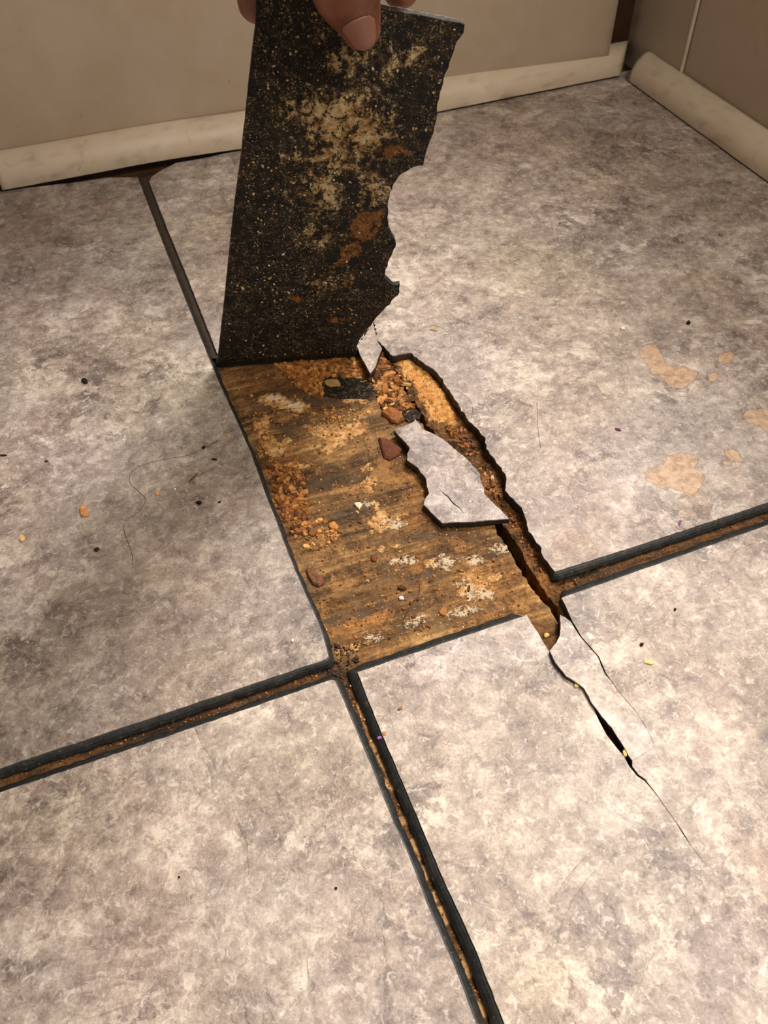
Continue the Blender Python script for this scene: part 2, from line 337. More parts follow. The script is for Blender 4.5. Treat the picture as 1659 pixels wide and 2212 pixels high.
# ------------------------------------------------------------------ floor: joists, boards
def jx_pts(px, z): return [tuple(fl(x, y, z)[:2]) for x, y in px]
LJ = jx_pts([(820, 745), (846, 800), (872, 850), (893, 885), (930, 945), (985, 1020), (1028, 1085), (1061, 1127), (1079, 1159), (1098, 1186), (1111, 1217), (1128, 1240), (1151, 1270), (1175, 1300), (1190, 1320), (1207, 1349), (1212, 1380), (1235, 1440), (1330, 1600), (1461, 1790)], ZS)
RJ = jx_pts([(832, 745), (858, 798), (884, 848), (905, 883), (944, 942), (1000, 1012), (1046, 1070), (1082, 1120), (1122, 1182), (1157, 1249), (1181, 1282), (1198, 1302), (1216, 1330), (1226, 1350), (1250, 1380), (1300, 1480), (1370, 1590), (1500, 1790)], ZS)
def jline(P):
    P = sorted(P, key=lambda p: p[1]); ys = np.array([p[1] for p in P]); xs = np.array([p[0] for p in P])
    ys = np.concatenate([[-.6], ys, [.9]]); xs = np.concatenate([[xs[0]], xs, [xs[-1] - .004]])
    return lambda y: np.interp(y, ys, xs)
xL, xR = jline(LJ), jline(RJ)
xR_ = xR; xR = lambda y: np.maximum(xR_(y), xL(y) + .0012)

floor = mk('floor', [(-.8, -.6, -.03), (.9, -.6, -.03), (.9, .9, -.03), (-.8, .9, -.03), (-.8, -.6, -.022), (.9, -.6, -.022), (.9, .9, -.022), (-.8, .9, -.022)],
           [(0, 3, 2, 1), (4, 5, 6, 7), (0, 1, 5, 4), (1, 2, 6, 5), (2, 3, 7, 6), (3, 0, 4, 7)], M_DARK)
tag(floor, kind='structure')

WP = lambda pxs: [W2(p, ZS) for p in pxs]
patch_px = [blobpx(600, 868, 38, 18, 10), blobpx(568, 918, 18, 24, 0), [(565, 940), (585, 936), (600, 950), (632, 948), (628, 965), (610, 988), (580, 985), (566, 965)],
            [(655, 918), (690, 915), (712, 928), (745, 915), (770, 906), (797, 910), (795, 935), (765, 948), (742, 962), (715, 980), (690, 978), (700, 950), (672, 940)],
            [(800, 1080), (815, 1075), (822, 1095), (842, 1110), (845, 1140), (825, 1152), (800, 1148), (792, 1130), (806, 1108)], blobpx(795, 1045, 16, 22, 0), blobpx(765, 862, 30, 10, 10),
            blobpx(640, 880, 45, 16, 12), blobpx(1005, 1250, 26, 12, -10), blobpx(655, 1010, 28, 8, -10), blobpx(800, 1010, 14, 9, 0), blobpx(850, 1185, 30, 9, -8), blobpx(935, 1215, 34, 10, -10),
            blobpx(760, 1400, 40, 12, -18), blobpx(1030, 1265, 50, 22, -18)]
white_px = [blobpx(590, 860, 22, 9, 0), blobpx(638, 878, 18, 10, 20), blobpx(960, 1214, 26, 12, -10), blobpx(1030, 1212, 22, 10), blobpx(1035, 1285, 30, 12), blobpx(1000, 1260, 14, 8), blobpx(1085, 1185, 24, 9, -15),
            blobpx(805, 1375, 20, 8), blobpx(900, 1340, 30, 9, -15), blobpx(1000, 1320, 34, 10, -10), blobpx(870, 1210, 28, 10), blobpx(790, 1090, 10, 6), blobpx(850, 1130, 22, 10)]
mold_px = [blobpx(700, 870, 60, 12, 8), blobpx(770, 912, 50, 10, -15), blobpx(640, 915, 40, 15), blobpx(700, 1045, 110, 14, -6), blobpx(660, 1005, 60, 9, -4), blobpx(760, 1110, 70, 14, -6),
           blobpx(790, 1320, 60, 18, -15), blobpx(740, 1330, 40, 12, -10), blobpx(860, 1365, 60, 12, -18), blobpx(1065, 1200, 34, 12, -15), blobpx(720, 1450, 34, 22, 0), blobpx(930, 1160, 90, 8, -5), blobpx(905, 1240, 60, 10, -10)]
tan_px = [[(780, 1500), (800, 1560), (830, 1640), (850, 1690), (840, 1690), (800, 1610), (770, 1520)], blobpx(845, 1690, 14, 22, 60), blobpx(880, 1840, 26, 36, 60), blobpx(905, 1885, 22, 24, 60), blobpx(955, 1980, 22, 40, 60),
          blobpx(1003, 2090, 24, 46, 65), blobpx(1040, 2180, 16, 50, 65), blobpx(930, 1940, 12, 50, 65), blobpx(862, 1780, 10, 36, 65)]
PPW, WHW, MOW, TNW = WP(patch_px), WP(white_px), WP(mold_px), WP(tan_px)
tones_wood = [((560, 820), 90, (.62, .50, .40)), ((700, 815), 60, (.75, .55, .38)), ((900, 1000), 80, (.85, .72, .55)), ((960, 1110), 90, (.72, .55, .38)), ((760, 1350), 90, (1.3, 1.15, .95)), ((1060, 1290), 90, (1.35, 1.2, 1.0)),
              ((900, 1280), 90, (1.2, 1.08, .95)), ((620, 1100), 50, (.8, .6, .45)), ((720, 1450), 45, (.6, .52, .45)), ((620, 1000), 70, (.8, .62, .45)), ((1180, 1370), 40, (.85, .68, .5))]
def tone_of(x, y, lst, z=0.0, base=(1, 1, 1)):
    T = np.ones((len(x), 3)) * base
    for (c, r, k) in lst:
        p = fl(c[0], c[1], z); q = fl(c[0] + r, c[1], z); R = np.linalg.norm(q - p); g = np.exp(-((x - p[0]) ** 2 + (y - p[1]) ** 2) / (R * R))[:, None]
        T = T * (1 + (np.array(k) - 1) * g)
    return T
def wood_attrs(x, y, rot=False):
    gro = np.ones((len(x), 3)) * ((.78, .60, .45) if rot else (1, .93, .82))
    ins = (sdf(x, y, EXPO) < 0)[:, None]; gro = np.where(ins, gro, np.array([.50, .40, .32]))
    return dict(patch=mask(x, y, PPW, .006), white=mask(x, y, WHW, .006), mold=mask(x, y, MOW, .008), tan=mask(x, y, TNW, .004), tone=tone_of(x, y, tones_wood, ZS) * gro)
EXPO = W2([(455, 770), (830, 690), (900, 740), (1100, 1000), (1240, 1250), (1260, 1400), (1190, 1430), (1130, 1340), (760, 1450), (700, 1420)], ZS)
YEL = WP([[(850, 775), (885, 768), (925, 800), (955, 840), (978, 885), (985, 915), (955, 912), (925, 905), (912, 870), (893, 835), (870, 805)]])
def hwood(x, y):
    return ZS + (fbm(x * 40, y * 260, 4, 3) - .5) * .0007 + (fbm(x * 900, y * 900, 2, 9) - .5) * .0003 + mask(x, y, PPW, .003) * .0003
def hrot(x, y):
    e = mask(x, y, YEL, .003)
    r = ZS - .0007 + (fbm(x * 260, y * 130, 4, 5) - .5) * .0040 * (1 - e * .55) + (fbm(x * 800, y * 700, 3, 8) - .5) * .0016
    far = np.clip((np.abs(x - xR(y)) - .022) / .008, 0, 1)
    return r * (1 - far) + (ZS + (fbm(x * 50, y * 200, 4, 3) - .5) * .0006) * far + e * .0010
def board(name, x0f, x1f, ys, nx, hf, mat, rot, bias, jag, side):
    U = np.linspace(0, 1, nx) ** bias if side == 'R' else 1 - np.linspace(1, 0, nx) ** bias
    Y, Uu = np.meshgrid(ys, U, indexing='ij'); a, b = x0f(Y), x1f(Y); X = a + (b - a) * Uu
    e = (fbm(Y * 420, Y * 0 + 3, 3, 2 if rot else 6) - .5) * jag
    X = X + e * ((1 - Uu) ** 8 if side == 'R' else Uu ** 8)
    x, y = X.ravel(), Y.ravel(); z = hf(x, y)
    V = np.stack([x, y, z], 1); ny = len(ys); F = [(j * nx + i, j * nx + i + 1, (j + 1) * nx + i + 1, (j + 1) * nx + i) for j in range(ny - 1) for i in range(nx - 1)]
    at = wood_attrs(x, y, rot)
    if rot: at['patch'] = np.maximum(mask(x, y, YEL, .003), at['patch'] * 0); at['mold'] = at['mold'] * 0; at['tone'] = np.where((at['patch'] > .5)[:, None], (1.25, 1.1, .8), at['tone'])
    # side wall along the joint: three rows downwards
    col = 0 if side == 'R' else nx - 1; rows = [[j * nx + col for j in range(ny)]]; V = V.tolist(); idx = list(range(len(V)))
    for k, dz in enumerate((.0035, .007, .0115, .0178)):
        r = []
        for j in range(ny):
            v = V[j * nx + col]; r.append(len(V)); idx.append(j * nx + col)
            V.append([v[0] + (random.uniform(0, .0009) if side == 'R' else -random.uniform(0, .0006)) * (1 if k < 3 else 0), v[1], ZS - dz])
        rows.append(r)
    for k in range(4):
        for j in range(ny - 1):
            q = (rows[k][j], rows[k][j + 1], rows[k + 1][j + 1], rows[k + 1][j]); F.append(q if side == 'R' else q[::-1])
    at = {k: np.asarray(v)[idx] for k, v in at.items()}
    return mk(name, V, F, mat, floor, attrs=at)
ysf = np.concatenate([np.linspace(-.6, -.02, 12)[:-1], np.arange(-.02, .40, .0011), np.arange(.401, .62, .004), [.9]])
board('board', lambda y: y * 0 - .8, xL, ysf, 330, hwood, M_WOOD, False, 1.0, .0016, 'L') if False else None
# the left board is two sheets of grid: fine where the floor is bare, coarse elsewhere
def grid_board_left():
    xs = np.concatenate([np.linspace(-.8, -.09, 16)[:-1], np.arange(-.09, .036, .004), ]); nfine = 95
    Yv = ysf; V = []; rows = []
    X = np.zeros((len(Yv), len(xs) + nfine)); X[:, :len(xs)] = xs
    for i, y in enumerate(Yv): X[i, len(xs):] = np.linspace(.037, xL(y), nfine)
    e = (fbm(Yv * 420, Yv * 0 + 3, 3, 6) - .5) * .0022; X[:, -1] += e; X[:, -2] += e * .4
    Y = np.repeat(Yv[:, None], X.shape[1], 1); x, y = X.ravel(), Y.ravel(); z = hwood(x, y); nx = X.shape[1]; ny = len(Yv)
    V = np.stack([x, y, z], 1).tolist(); F = [(j * nx + i, j * nx + i + 1, (j + 1) * nx + i + 1, (j + 1) * nx + i) for j in range(ny - 1) for i in range(nx - 1)]
    at = wood_attrs(x, y); idx = list(range(len(V))); rows = [[j * nx + nx - 1 for j in range(ny)]]
    for k, dz in enumerate((.003, .007, .0178)):
        r = []
        for j in range(ny): v = V[j * nx + nx - 1]; r.append(len(V)); idx.append(j * nx + nx - 1); V.append([v[0] - random.uniform(0, .0006) * (k < 2), v[1], ZS - dz])
        rows.append(r)
    for k in range(3):
        for j in range(ny - 1): F.append((rows[k][j + 1], rows[k][j], rows[k + 1][j], rows[k + 1][j + 1]))
    return mk('board', V, F, M_WOOD, floor, attrs={k: np.asarray(v)[idx] for k, v in at.items()})
b1 = grid_board_left(); tag(b1, 'brown weathered left plywood sheet')
b2 = board('board', xR, lambda y: y * 0 + .9, ysf, 120, hrot, M_ROT, True, 3.0, .0022, 'R'); tag(b2, 'rotten crumbling right plywood sheet')

# ------------------------------------------------------------------ tiles
T1E = [(297, 383), (345, 508), (390, 621), (454, 780), (461, 797), (500, 885), (542.5, 978), (572.6, 1065), (594, 1118), (623, 1197), (657, 1277), (691, 1353), (707, 1408), (709, 1418), (704, 1424)]
T1B = [(0, 1659), (355, 1541), (600, 1459)]
t1_r = W2(T1E)
t1 = [(-.355, W2([(0, 1659)])[0][1] - .001)] + W2(T1B) + t1_r[::-1] + W2([(297, 383), (230, 384), (170, 393)])[1:] + [(-.05, .586), (-.355, .588)]
T2R = [(715, 1468.5), (723, 1470), (730, 1485), (759.5, 1555), (805, 1662), (850, 1778), (877, 1833), (928, 1966), (979, 2081), (1029, 2212)]
t2 = [(-.355, W2([(0, 1712)])[0][1] - .001)] + W2([(0, 1712), (370, 1588)]) + W2(T2R) + [(.0455, -.24), (-.355, -.24)]
T3L = [(772, 1452), (824.6, 1584), (908, 1780), (949, 1879), (1026, 2047), (1090, 2212)]
SL = [(1134, 1330), (1138, 1328.5), (1150, 1349), (1169, 1379), (1187, 1407), (1199, 1432), (1223, 1462), (1250, 1479), (1264, 1492), (1280, 1524), (1294, 1557), (1310, 1587), (1331, 1614), (1347, 1633), (1359, 1655),
      (1377, 1677), (1392, 1687), (1407, 1704), (1422, 1723), (1437, 1745), (1461, 1778), (1490, 1824), (1525, 1868)]
SR = [(1490.7, 1823), (1461.8, 1777), (1438, 1744), (1423, 1721.5), (1408.3, 1702), (1394, 1683), (1379.5, 1673), (1366, 1655), (1366, 1643), (1416, 1613), (1407, 1593), (1395, 1569), (1371, 1533), (1347, 1506), (1325, 1475), (1309, 1454), (1294, 1418), (1279, 1401), (1255, 1373), (1236, 1341), (1229, 1325), (1221, 1306), (1213, 1291.5)]
t3r = W2([(1213, 1291.5), (1436, 1213), (1659, 1134)])
t3 = W2(T3L)[::-1] + W2([(1134, 1330)])[:0] + W2(SL) + W2(SR) + t3r[1:] + [(.455, t3r[-1][1] + .0005), (.455, -.24), (.0515, -.24)]
T4S = [(808, 699), (816, 734), (832, 753), (848, 769.5), (870, 765), (890, 763), (893.6, 769.5), (909, 779.6), (929, 793), (946, 806.6), (957.7, 823.5), (963, 833.6), (976, 852), (995, 882.5), (1010, 906), (1023.5, 919.7), (1035, 930), (1049, 950), (1050.5, 970), (1064, 987), (1077.5, 1006), (1091, 1024), (1093, 1043), (1091, 1061), (1108, 1078), (1121, 1092), (1131.6, 1110), (1138, 1129), (1141.7, 1149), (1155, 1166), (1170, 1184.6), (1168.7, 1193), (1182, 1213), (1190, 1225), (1199, 1235)]
F0 = fl(469, 791); F1 = fl(772, 769); HU = (F1 - F0) / np.linalg.norm(F1 - F0); RB = .004
HV = np.array([-HU[1], HU[0], 0])                              # away from the camera along the floor
hA = F0 + HV * RB + HU * .0015; hB = F1 + HV * RB
t4e = W2([(1199, 1235), (1400, 1171), (1659, 1085)])
t4 = W2([(322, 392), (360, 490), (410, 612)]) + [tuple(hA[:2]), tuple(hB[:2])] + W2([(776, 740), (805, 695)]) + W2(T4S) + t4e[1:] + [(.455, t4e[-1][1] + .001), (.455, .603), (.2, .597)] + W2([(450, 340), (380, 352), (345, 370), (328, 382)])

stain_px = [[(1378, 760), (1392, 745), (1415, 742), (1430, 765), (1440, 790), (1475, 790), (1512, 805), (1500, 822), (1480, 838), (1450, 838), (1430, 815), (1408, 806), (1395, 785)],
            blobpx(1567, 772, 20, 12), blobpx(1540, 815, 12, 10), [(1604, 895), (1625, 880), (1640, 888), (1680, 878), (1690, 940), (1659, 938), (1640, 920), (1615, 912)],
            [(1391, 1020), (1410, 1012), (1436, 1000), (1440, 986), (1470, 978), (1506, 984), (1510, 996), (1500, 1010), (1520, 1022), (1522, 1035), (1512, 1055), (1490, 1075), (1468, 1060), (1450, 1052), (1436, 1062), (1420, 1048), (1398, 1040)],
            [(1563, 972), (1580, 968), (1598, 980), (1606, 998), (1600, 1003), (1584, 990), (1568, 984)], blobpx(1568, 1000, 12, 6), blobpx(1590, 1016, 10, 6)]
pale_px = [[(1192, 1230), (1190, 1185), (1205, 1150), (1235, 1135), (1262, 1146), (1286, 1178), (1292, 1200)], [(1462, 1115), (1466, 1075), (1500, 1050), (1530, 1070), (1540, 1090), (1532, 1118), (1500, 1122)]]
def line_px(pts, w): 
    L = [(x - w, y) for x, y in pts] + [(x + w, y) for x, y in pts[::-1]]; return L
crease_px = [line_px([(1410, 1612), (1425, 1640), (1440, 1668)], 2), line_px([(1530, 1872), (1545, 1890), (1570, 1915)], 2.5), line_px([(1240, 1600), (1246, 1640), (1240, 1720)], 1.2), line_px([(1110, 1600), (1106, 1700), (1130, 1780)], 1.2), line_px([(270, 890), (330, 925), (380, 960), (400, 980), (436, 1010), (434, 1080)], 1.3), line_px([(170, 815), (220, 855), (300, 890), (350, 925), (400, 975)], 1.5),
             line_px([(210, 1060), (170, 1090), (110, 1130), (90, 1180), (95, 1240)], 1.6), line_px([(90, 1480), (70, 1540), (40, 1610), (20, 1650)], 2)]
tones = [((60, 490), 120, (.84, .76, .76)), ((30, 650), 120, (.88, .82, .84)), ((230, 470), 80, (.9, .88, .86)), ((370, 850), 120, (.97, .98, .88)), ((330, 940), 60, (.84, .82, .80)), ((150, 1020), 110, (.90, .87, .90)), ((400, 1040), 80, (1.1, 1.09, 1.04)), ((60, 1250), 130, (1.05, 1.03, 1.06)),
         ((330, 1330), 130, (.92, .92, .92)), ((620, 1260), 90, (.92, .90, .88)), ((430, 1480), 120, (1.05, 1.0, .94)), ((60, 1880), 160, (.84, .80, .80)), ((320, 2060), 150, (.86, .80, .78)), ((700, 1660), 180, (1.0, .96, .86)), ((820, 2050), 180, (1.08, 1.06, 1.06)), ((120, 1760), 100, (1.02, 1.04, 1.0)),
         ((1480, 430), 110, (.84, .84, .86)), ((1150, 560), 110, (.98, 1.0, .88)), ((950, 770), 110, (.92, .92, .95)), ((1200, 900), 140, (1.08, 1.06, 1.04)), ((1300, 250), 150, (.86, .84, .84)), ((1150, 330), 150, (.9, .88, .86)), ((1230, 1060), 120, (1.04, 1.0, 1.02)), ((1330, 1120), 90, (1.0, .94, .93)),
         ((1180, 1640), 90, (.92, .92, .95)), ((900, 1500), 90, (.95, .93, .97)), ((1000, 1420), 70, (.94, .94, .96)), ((1480, 1450), 160, (1.1, 1.08, 1.05)), ((1520, 2150), 60, (.84, .82, .85)), ((1180, 2150), 120, (1.05, 1.0, .9)), ((1640, 1860), 60, (1.0, .9, .84)), ((1600, 2060), 110, (.94, .93, .98)), ((410, 500), 100, (.95, .95, .88)), ((1050, 1800), 200, (1.06, 1.05, 1.03))]
STW, PLW, CRW = [W2(p) for p in stain_px], [W2(p) for p in pale_px], [W2(p) for p in crease_px]
def stone_attrs(x, y):
    tile_shade = np.where(y > .164, np.where(x < .0475, .80, .93), np.where(x < .0475, .90, 1.0))[:, None]      # each tile of the print has its own shade
    return dict(stain=mask(x, y, STW, .0035), pale=mask(x, y, PLW, .003), crease=mask(x, y, CRW, .0016), tone=tone_of(x, y, tones) * tile_shade)
def near(x, y): return ((x > -.13) & (y > -.02)) | (rng.uniform(size=x.shape) < .04)
edge_n = lambda pts: len(pts)
# T1 : black rim everywhere
plate('tile', t1, flat, M_STONE, M_BLACK, floor, w=.0023, seed=1, attrs=stone_attrs, region=near, jit=.00012)
plate('tile', t2, flat, M_STONE, M_BLACK, floor, w=[.0038] * 3 + [.0030] * (len(t2) - 3), seed=2, attrs=stone_attrs, region=near, jit=.00012, wj=.10, step=.0025)
nL, nS = len(T3L), len(SL) + len(SR)
w3 = [.0030] * (nL - 1) + [.0046] + [.00025] * (nS - 1) + [.0044] * (len(t3) - nL - nS + 1)
for k_ in range(9, 15): w3[5 + k_] = .0015
j3 = [.00012] * nL + [.0002] * (nS - 1) + [.00012] * (len(t3) - nL - nS + 1)
T3, _ = plate('tile', t3, flat, M_STONE, M_BLACK, floor, w=w3, jit=j3, seed=3, attrs=stone_attrs, region=near, wj=.08, step=.003)
pre = 3 + 2 + 2
w4 = [.0022] * 3 + [.0003] * 3 + [.0004] * len(T4S) + [.0026] * (len(t4) - 6 - len(T4S))
j4 = [.00012] * 5 + [.0005] * (len(T4S) + 1) + [.00012] * (len(t4) - 6 - len(T4S))
def lift4(x, y, h):
    d = max(0, 1 - max(0, x - (float(xR(y)))) / .03); g = math.exp(-((y - .26) / .07) ** 2)
    return (x, y, h + .0012 * d * d * g)
T4, _ = plate('tile', t4, lift4, M_STONE, M_BLACK, floor, w=w4, jit=j4, seed=4, attrs=stone_attrs, wj=.07, step=.0016)
# neighbours outside the frame (coarse)
def simple_tile(x0, x1, y0, y1, s):
    plate('tile', [(x0, y0), (x1, y0), (x1, y1), (x0, y1)], flat, M_STONE, M_BLACK, floor, w=.0024, seed=s, attrs=stone_attrs, spacing=.02, step=.02)
simple_tile(-.79, -.364, .171, .585, 11); simple_tile(-.79, -.364, -.24, .160, 12)

# lifted pieces of tile
def seg_d(x, y, a, b):
    e = (b[0] - a[0], b[1] - a[1]); L = math.hypot(*e); return ((x - a[0]) * -e[1] + (y - a[1]) * e[0]) / L
def lifted(px, zf):
    out = []
    for x, y in px:
        z = .001
        for _ in range(6): p = fl(x, y, z); z = zf(p[0], p[1])
        out.append((p[0], p[1]))
    return out
ra, rb = fl(1234, 1341)[:2], fl(1416, 1613)[:2]; qa, qb = fl(1416, 1613)[:2], fl(1352, 1650)[:2]
def zflap(x, y):
    d = abs(seg_d(x, y, ra, rb)); e = abs(seg_d(x, y, qa, qb)); return min(.0020, .13 * d) * min(1, e / .022) + .00002
flap_px = [(1209.5, 1328), (1222, 1334), (1233, 1343), (1252, 1374), (1276, 1402), (1291, 1419), (1306, 1455), (1324, 1476), (1346.4, 1507), (1370.5, 1534), (1394.5, 1570), (1406.6, 1594), (1416, 1613), (1366, 1643), (1358, 1632), (1346, 1610), (1322, 1572), (1301, 1548), (1280, 1520), (1262, 1487), (1250, 1477), (1223, 1460), (1199, 1430), (1188, 1404.5), (1202, 1388), (1209.5, 1373), (1211, 1352)]
fz = lifted(flap_px, zflap)
M_GLOSS = M_STONE.copy(); M_GLOSS.name = 'worn_glossy_stone_vinyl'
for nd in M_GLOSS.node_tree.nodes:
    if nd.type == 'BSDF_PRINCIPLED':
        for l_ in list(nd.inputs['Roughness'].links): M_GLOSS.node_tree.links.remove(l_)
        nd.inputs['Roughness'].default_value = .24; nd.inputs['Specular IOR Level'].default_value = .8
flap, _ = plate('torn_flap', fz, lambda x, y, h: (x, y, zflap(x, y) + h), M_GLOSS, M_BLACK, T3, spacing=.0012, w=.0001, thick=.0016, ftk=.0006, step=.0015, jit=.0001, seed=21, attrs=stone_attrs)
tag(flap, 'bright lifted sliver beside the crack')
sl_px = [(805, 695), (790, 722), (772.5, 747), (778, 767), (790, 788), (799.6, 806), (810.5, 792.5), (818, 770), (825, 752.7), (816, 738), (810, 715)]
zsl = lambda x, y: .0006 + max(0, (fl(800, 700)[1] - y)) * .045
sl, _ = plate('torn_flap', lifted(sl_px, zsl), lambda x, y, h: (x, y, zsl(x, y) + h), M_STONE, M_BLACK, T4, spacing=.0015, w=.0001, thick=.0022, step=.0015, jit=.0001, seed=22, attrs=stone_attrs)
tag(sl, 'pointed grey sliver at the foot of the peeled strip')

# loose fragment lying over the joint
fr_px = [(851.4, 928), (872, 921), (893.6, 911), (897, 905), (906, 916), (915.5, 929), (932, 935), (956, 948), (984.7, 972), (1010, 992), (1037, 1024), (1038, 1036), (1045.5, 1054.7), (1047, 1068), (1064, 1085), (1082, 1102), (1099.5, 1120.5), (1057, 1123), (1017, 1127), (985, 1127), (956, 1130), (935, 1110), (915.5, 1090), (918, 1078), (927, 1065), (922, 1050), (920.6, 1034), (915, 1026), (909, 1021), (903, 1010), (895, 1004), (887, 999), (880, 994), (880, 980), (885, 967), (877, 957), (868, 947), (859, 938)]
fb = fl(1000, 1120)[:2]
zfr = lambda x, y: -.0004 + (x - fl(900, 1000)[0]) * .03 + .0012 * math.sin((y - fb[1]) * 18)
frt = empty('tile_fragment', tuple(fl(960, 1040, ZS)))
frp = lifted(fr_px, zfr); ox, oy, oz = frt.location
def frm(x, y, h): return (x - ox, y - oy, zfr(x, y) + h - oz)
ff, _ = plate('face', frp, frm, M_STONE, M_BLACK, frt, spacing=.0012, w=.0003, thick=.0026, step=.0014, jit=.00015, seed=23,
              attrs=lambda x, y: dict(stain=x * 0, pale=x * 0, crease=mask(x, y, [W2(line_px([(952, 1060), (968, 1072), (980, 1088), (990, 1098), (1003, 1108)], 1.6))], .0012), tone=tone_of(x, y, [((925, 975), 40, (.78, .78, .82)), ((990, 1000), 50, (1.02, .98, .9))], 0, (.92, .92, .97))))
_.parent = frt
ck = [fl(x, y, 0.0) for x, y in [(950, 1058), (958, 1066), (968, 1073), (975, 1083), (984, 1091), (992, 1096), (1003, 1110)]]; cv = []
for i, p in enumerate(ck):
    wd_ = .00022 * math.sin(math.pi * (i + .3) / 6.6); z = zfr(p[0], p[1]) + .00012
    for q in (-1, 1): cv.append((p[0] + q * wd_ - ox, p[1] + q * wd_ * .6 - oy, z - oz))
mk('crack', cv, [(2 * i, 2 * i + 1, 2 * i + 3, 2 * i + 2) for i in range(len(ck) - 1)], M_DARK, frt)
tag(frt, 'grey jagged tile fragment lying loose on the exposed brown wood', 'tile fragment')

# grout line between the back tiles
g = W2([(308, 386), (350, 498), (400, 618), (440, 715), (464, 776)], -.0015); gv = []; gf = []
for i, (x, y) in enumerate(g):
    for dx, dz in ((-.0036, -.0030), (-.002, -.0012), (0, -.0009), (.002, -.0012), (.0036, -.0030)): gv.append((x + dx, y, dz))
for i in range(len(g) - 1):
    for k in range(4): a = i * 5 + k; gf.append((a, a + 1, a + 6, a + 5))
mg = mat_plain('old_grout', (54, 42, 28), .6, 260, .6); mk('grout_line', gv, gf, mg, floor, smooth=True)

# ------------------------------------------------------------------ peeled strip
wv = None
TL = CP + ray(555, -30) * 0
d = ray(555, -30); Lq = .1845; bq = d @ (CP - F0); cq = (CP - F0) @ (CP - F0) - Lq * Lq
TLp = CP + d * (-bq - math.sqrt(max(bq * bq - cq, 0)))
HW = TLp - F0; HW = HW - HU * (HW @ HU); HW /= np.linalg.norm(HW)
HN = np.cross(HU, HW); HN = HN if HN @ (CP - F0) > 0 else -HN        # towards the camera
def st(px, py):
    d = ray(px, py); t = ((F0 - CP) @ HN) / (d @ HN); p = CP + d * t - F0; return (p @ HU, p @ HW)
s_px = [(469, 792), (474, 745), (487, 622.5), (498, 510), (506, 440), (522, 321), (539, 160), (552, 55), (554, -30), (700, -5), (826, 17), (915, 34), (1003, 51), (1001, 67.5), (982, 97), (969.6, 131), (948.5, 198), (936, 270), (921, 316), (912.6, 350), (885, 356.5), (860, 373), (847, 392), (837, 426), (836, 438), (836, 481.5), (854, 518), (846.6, 539), (832, 575.5), (830, 593.6), (848.5, 611.7), (863, 610), (859, 633), (834, 658.7), (808.7, 687.6), (783, 724), (770.7, 745.5), (772.5, 769)]
SP = [st(*p) for p in s_px]
def bend(s, t, h):
    # h along HN (towards camera); below RB the sheet rolls back into the floor
    if t >= RB: p = F0 + HU * s + HW * t + HN * h
    else:
        a = (RB - max(t, -.0)) / RB * (math.pi / 2) ; c = F0 + HV * RB + np.array([0, 0, 1]) * RB
        out = -HV * math.cos(a) + np.array([0, 0, -1]) * math.sin(a); p = c + HU * s + out * (RB + h)
    b = .0025 * math.sin(min(1, max(0, t / .18)) * math.pi)          # slight belly
    return p + HN * b
sroot = empty('peeled_tile_strip', tuple(F0)); so = np.array(F0)
upx = [[(690, 195), (760, 175), (830, 215), (860, 260), (850, 320), (790, 345), (700, 340), (650, 300), (625, 240)], blobpx(680, 410, 60, 50), blobpx(720, 330, 90, 40), blobpx(690, 490, 40, 26, -20), blobpx(860, 130, 50, 26), blobpx(760, 120, 60, 22), blobpx(800, 390, 30, 60), blobpx(720, 600, 60, 20, 0), blobpx(640, 240, 40, 30)]
opx = [blobpx(790, 480, 46, 30, -40), blobpx(760, 535, 26, 22, -40), blobpx(725, 688, 24, 9, -5), blobpx(815, 455, 18, 14), blobpx(735, 560, 30, 8, -20), blobpx(845, 320, 40, 14), blobpx(640, 640, 14, 8)]
UPW = [[st(*q) for q in p] for p in upx]; OPW = [[st(*q) for q in p] for p in opx]
def strip_attrs(x, y): return dict(patch=mask(x, y, UPW, .020), orange=mask(x, y, OPW, .005), tone=np.ones((len(x), 3)), stain=x * 0, pale=x * 0, crease=x * 0)
def under_map(s, t, h):
    n = (math.sin(s * 1900 + 3 * math.sin(t * 700)) * math.sin(t * 1700 + 2 * math.sin(s * 900))) * .00022 if h == 0 else 0
    return tuple(bend(s, t, h + n) - so)
jS = [.0001] * 12 + [.0004] * (len(SP) - 13) + [.0001]
sub, core = plate('underside', SP, under_map, M_UNDER, M_BLACK, sroot, spacing=.0014, ftk=.0009, thick=.0022, w=.00005, step=.0018, jit=jS, seed=31, attrs=strip_attrs)
core.name = 'core'; core.parent = sroot
tag(sub, 'black moldy underside flecked with tan wood')
fs, fc = plate('stone_face', [(s, t) for s, t in SP], lambda s, t, h: tuple(bend(s, t, -.0031 - h * 1.0) - so), M_STONE, M_STONE, sroot, spacing=.004, ftk=.0003, thick=.0004, w=0.00002, step=.003, jit=.0001, seed=31, attrs=strip_attrs)
bpy.data.objects.remove(fc)
tag(fs, 'thin grey stone-print face of the strip')
tag(sroot, 'strip of tile peeled up showing its black moldy underside, pinched by a hand', 'peeled tile')

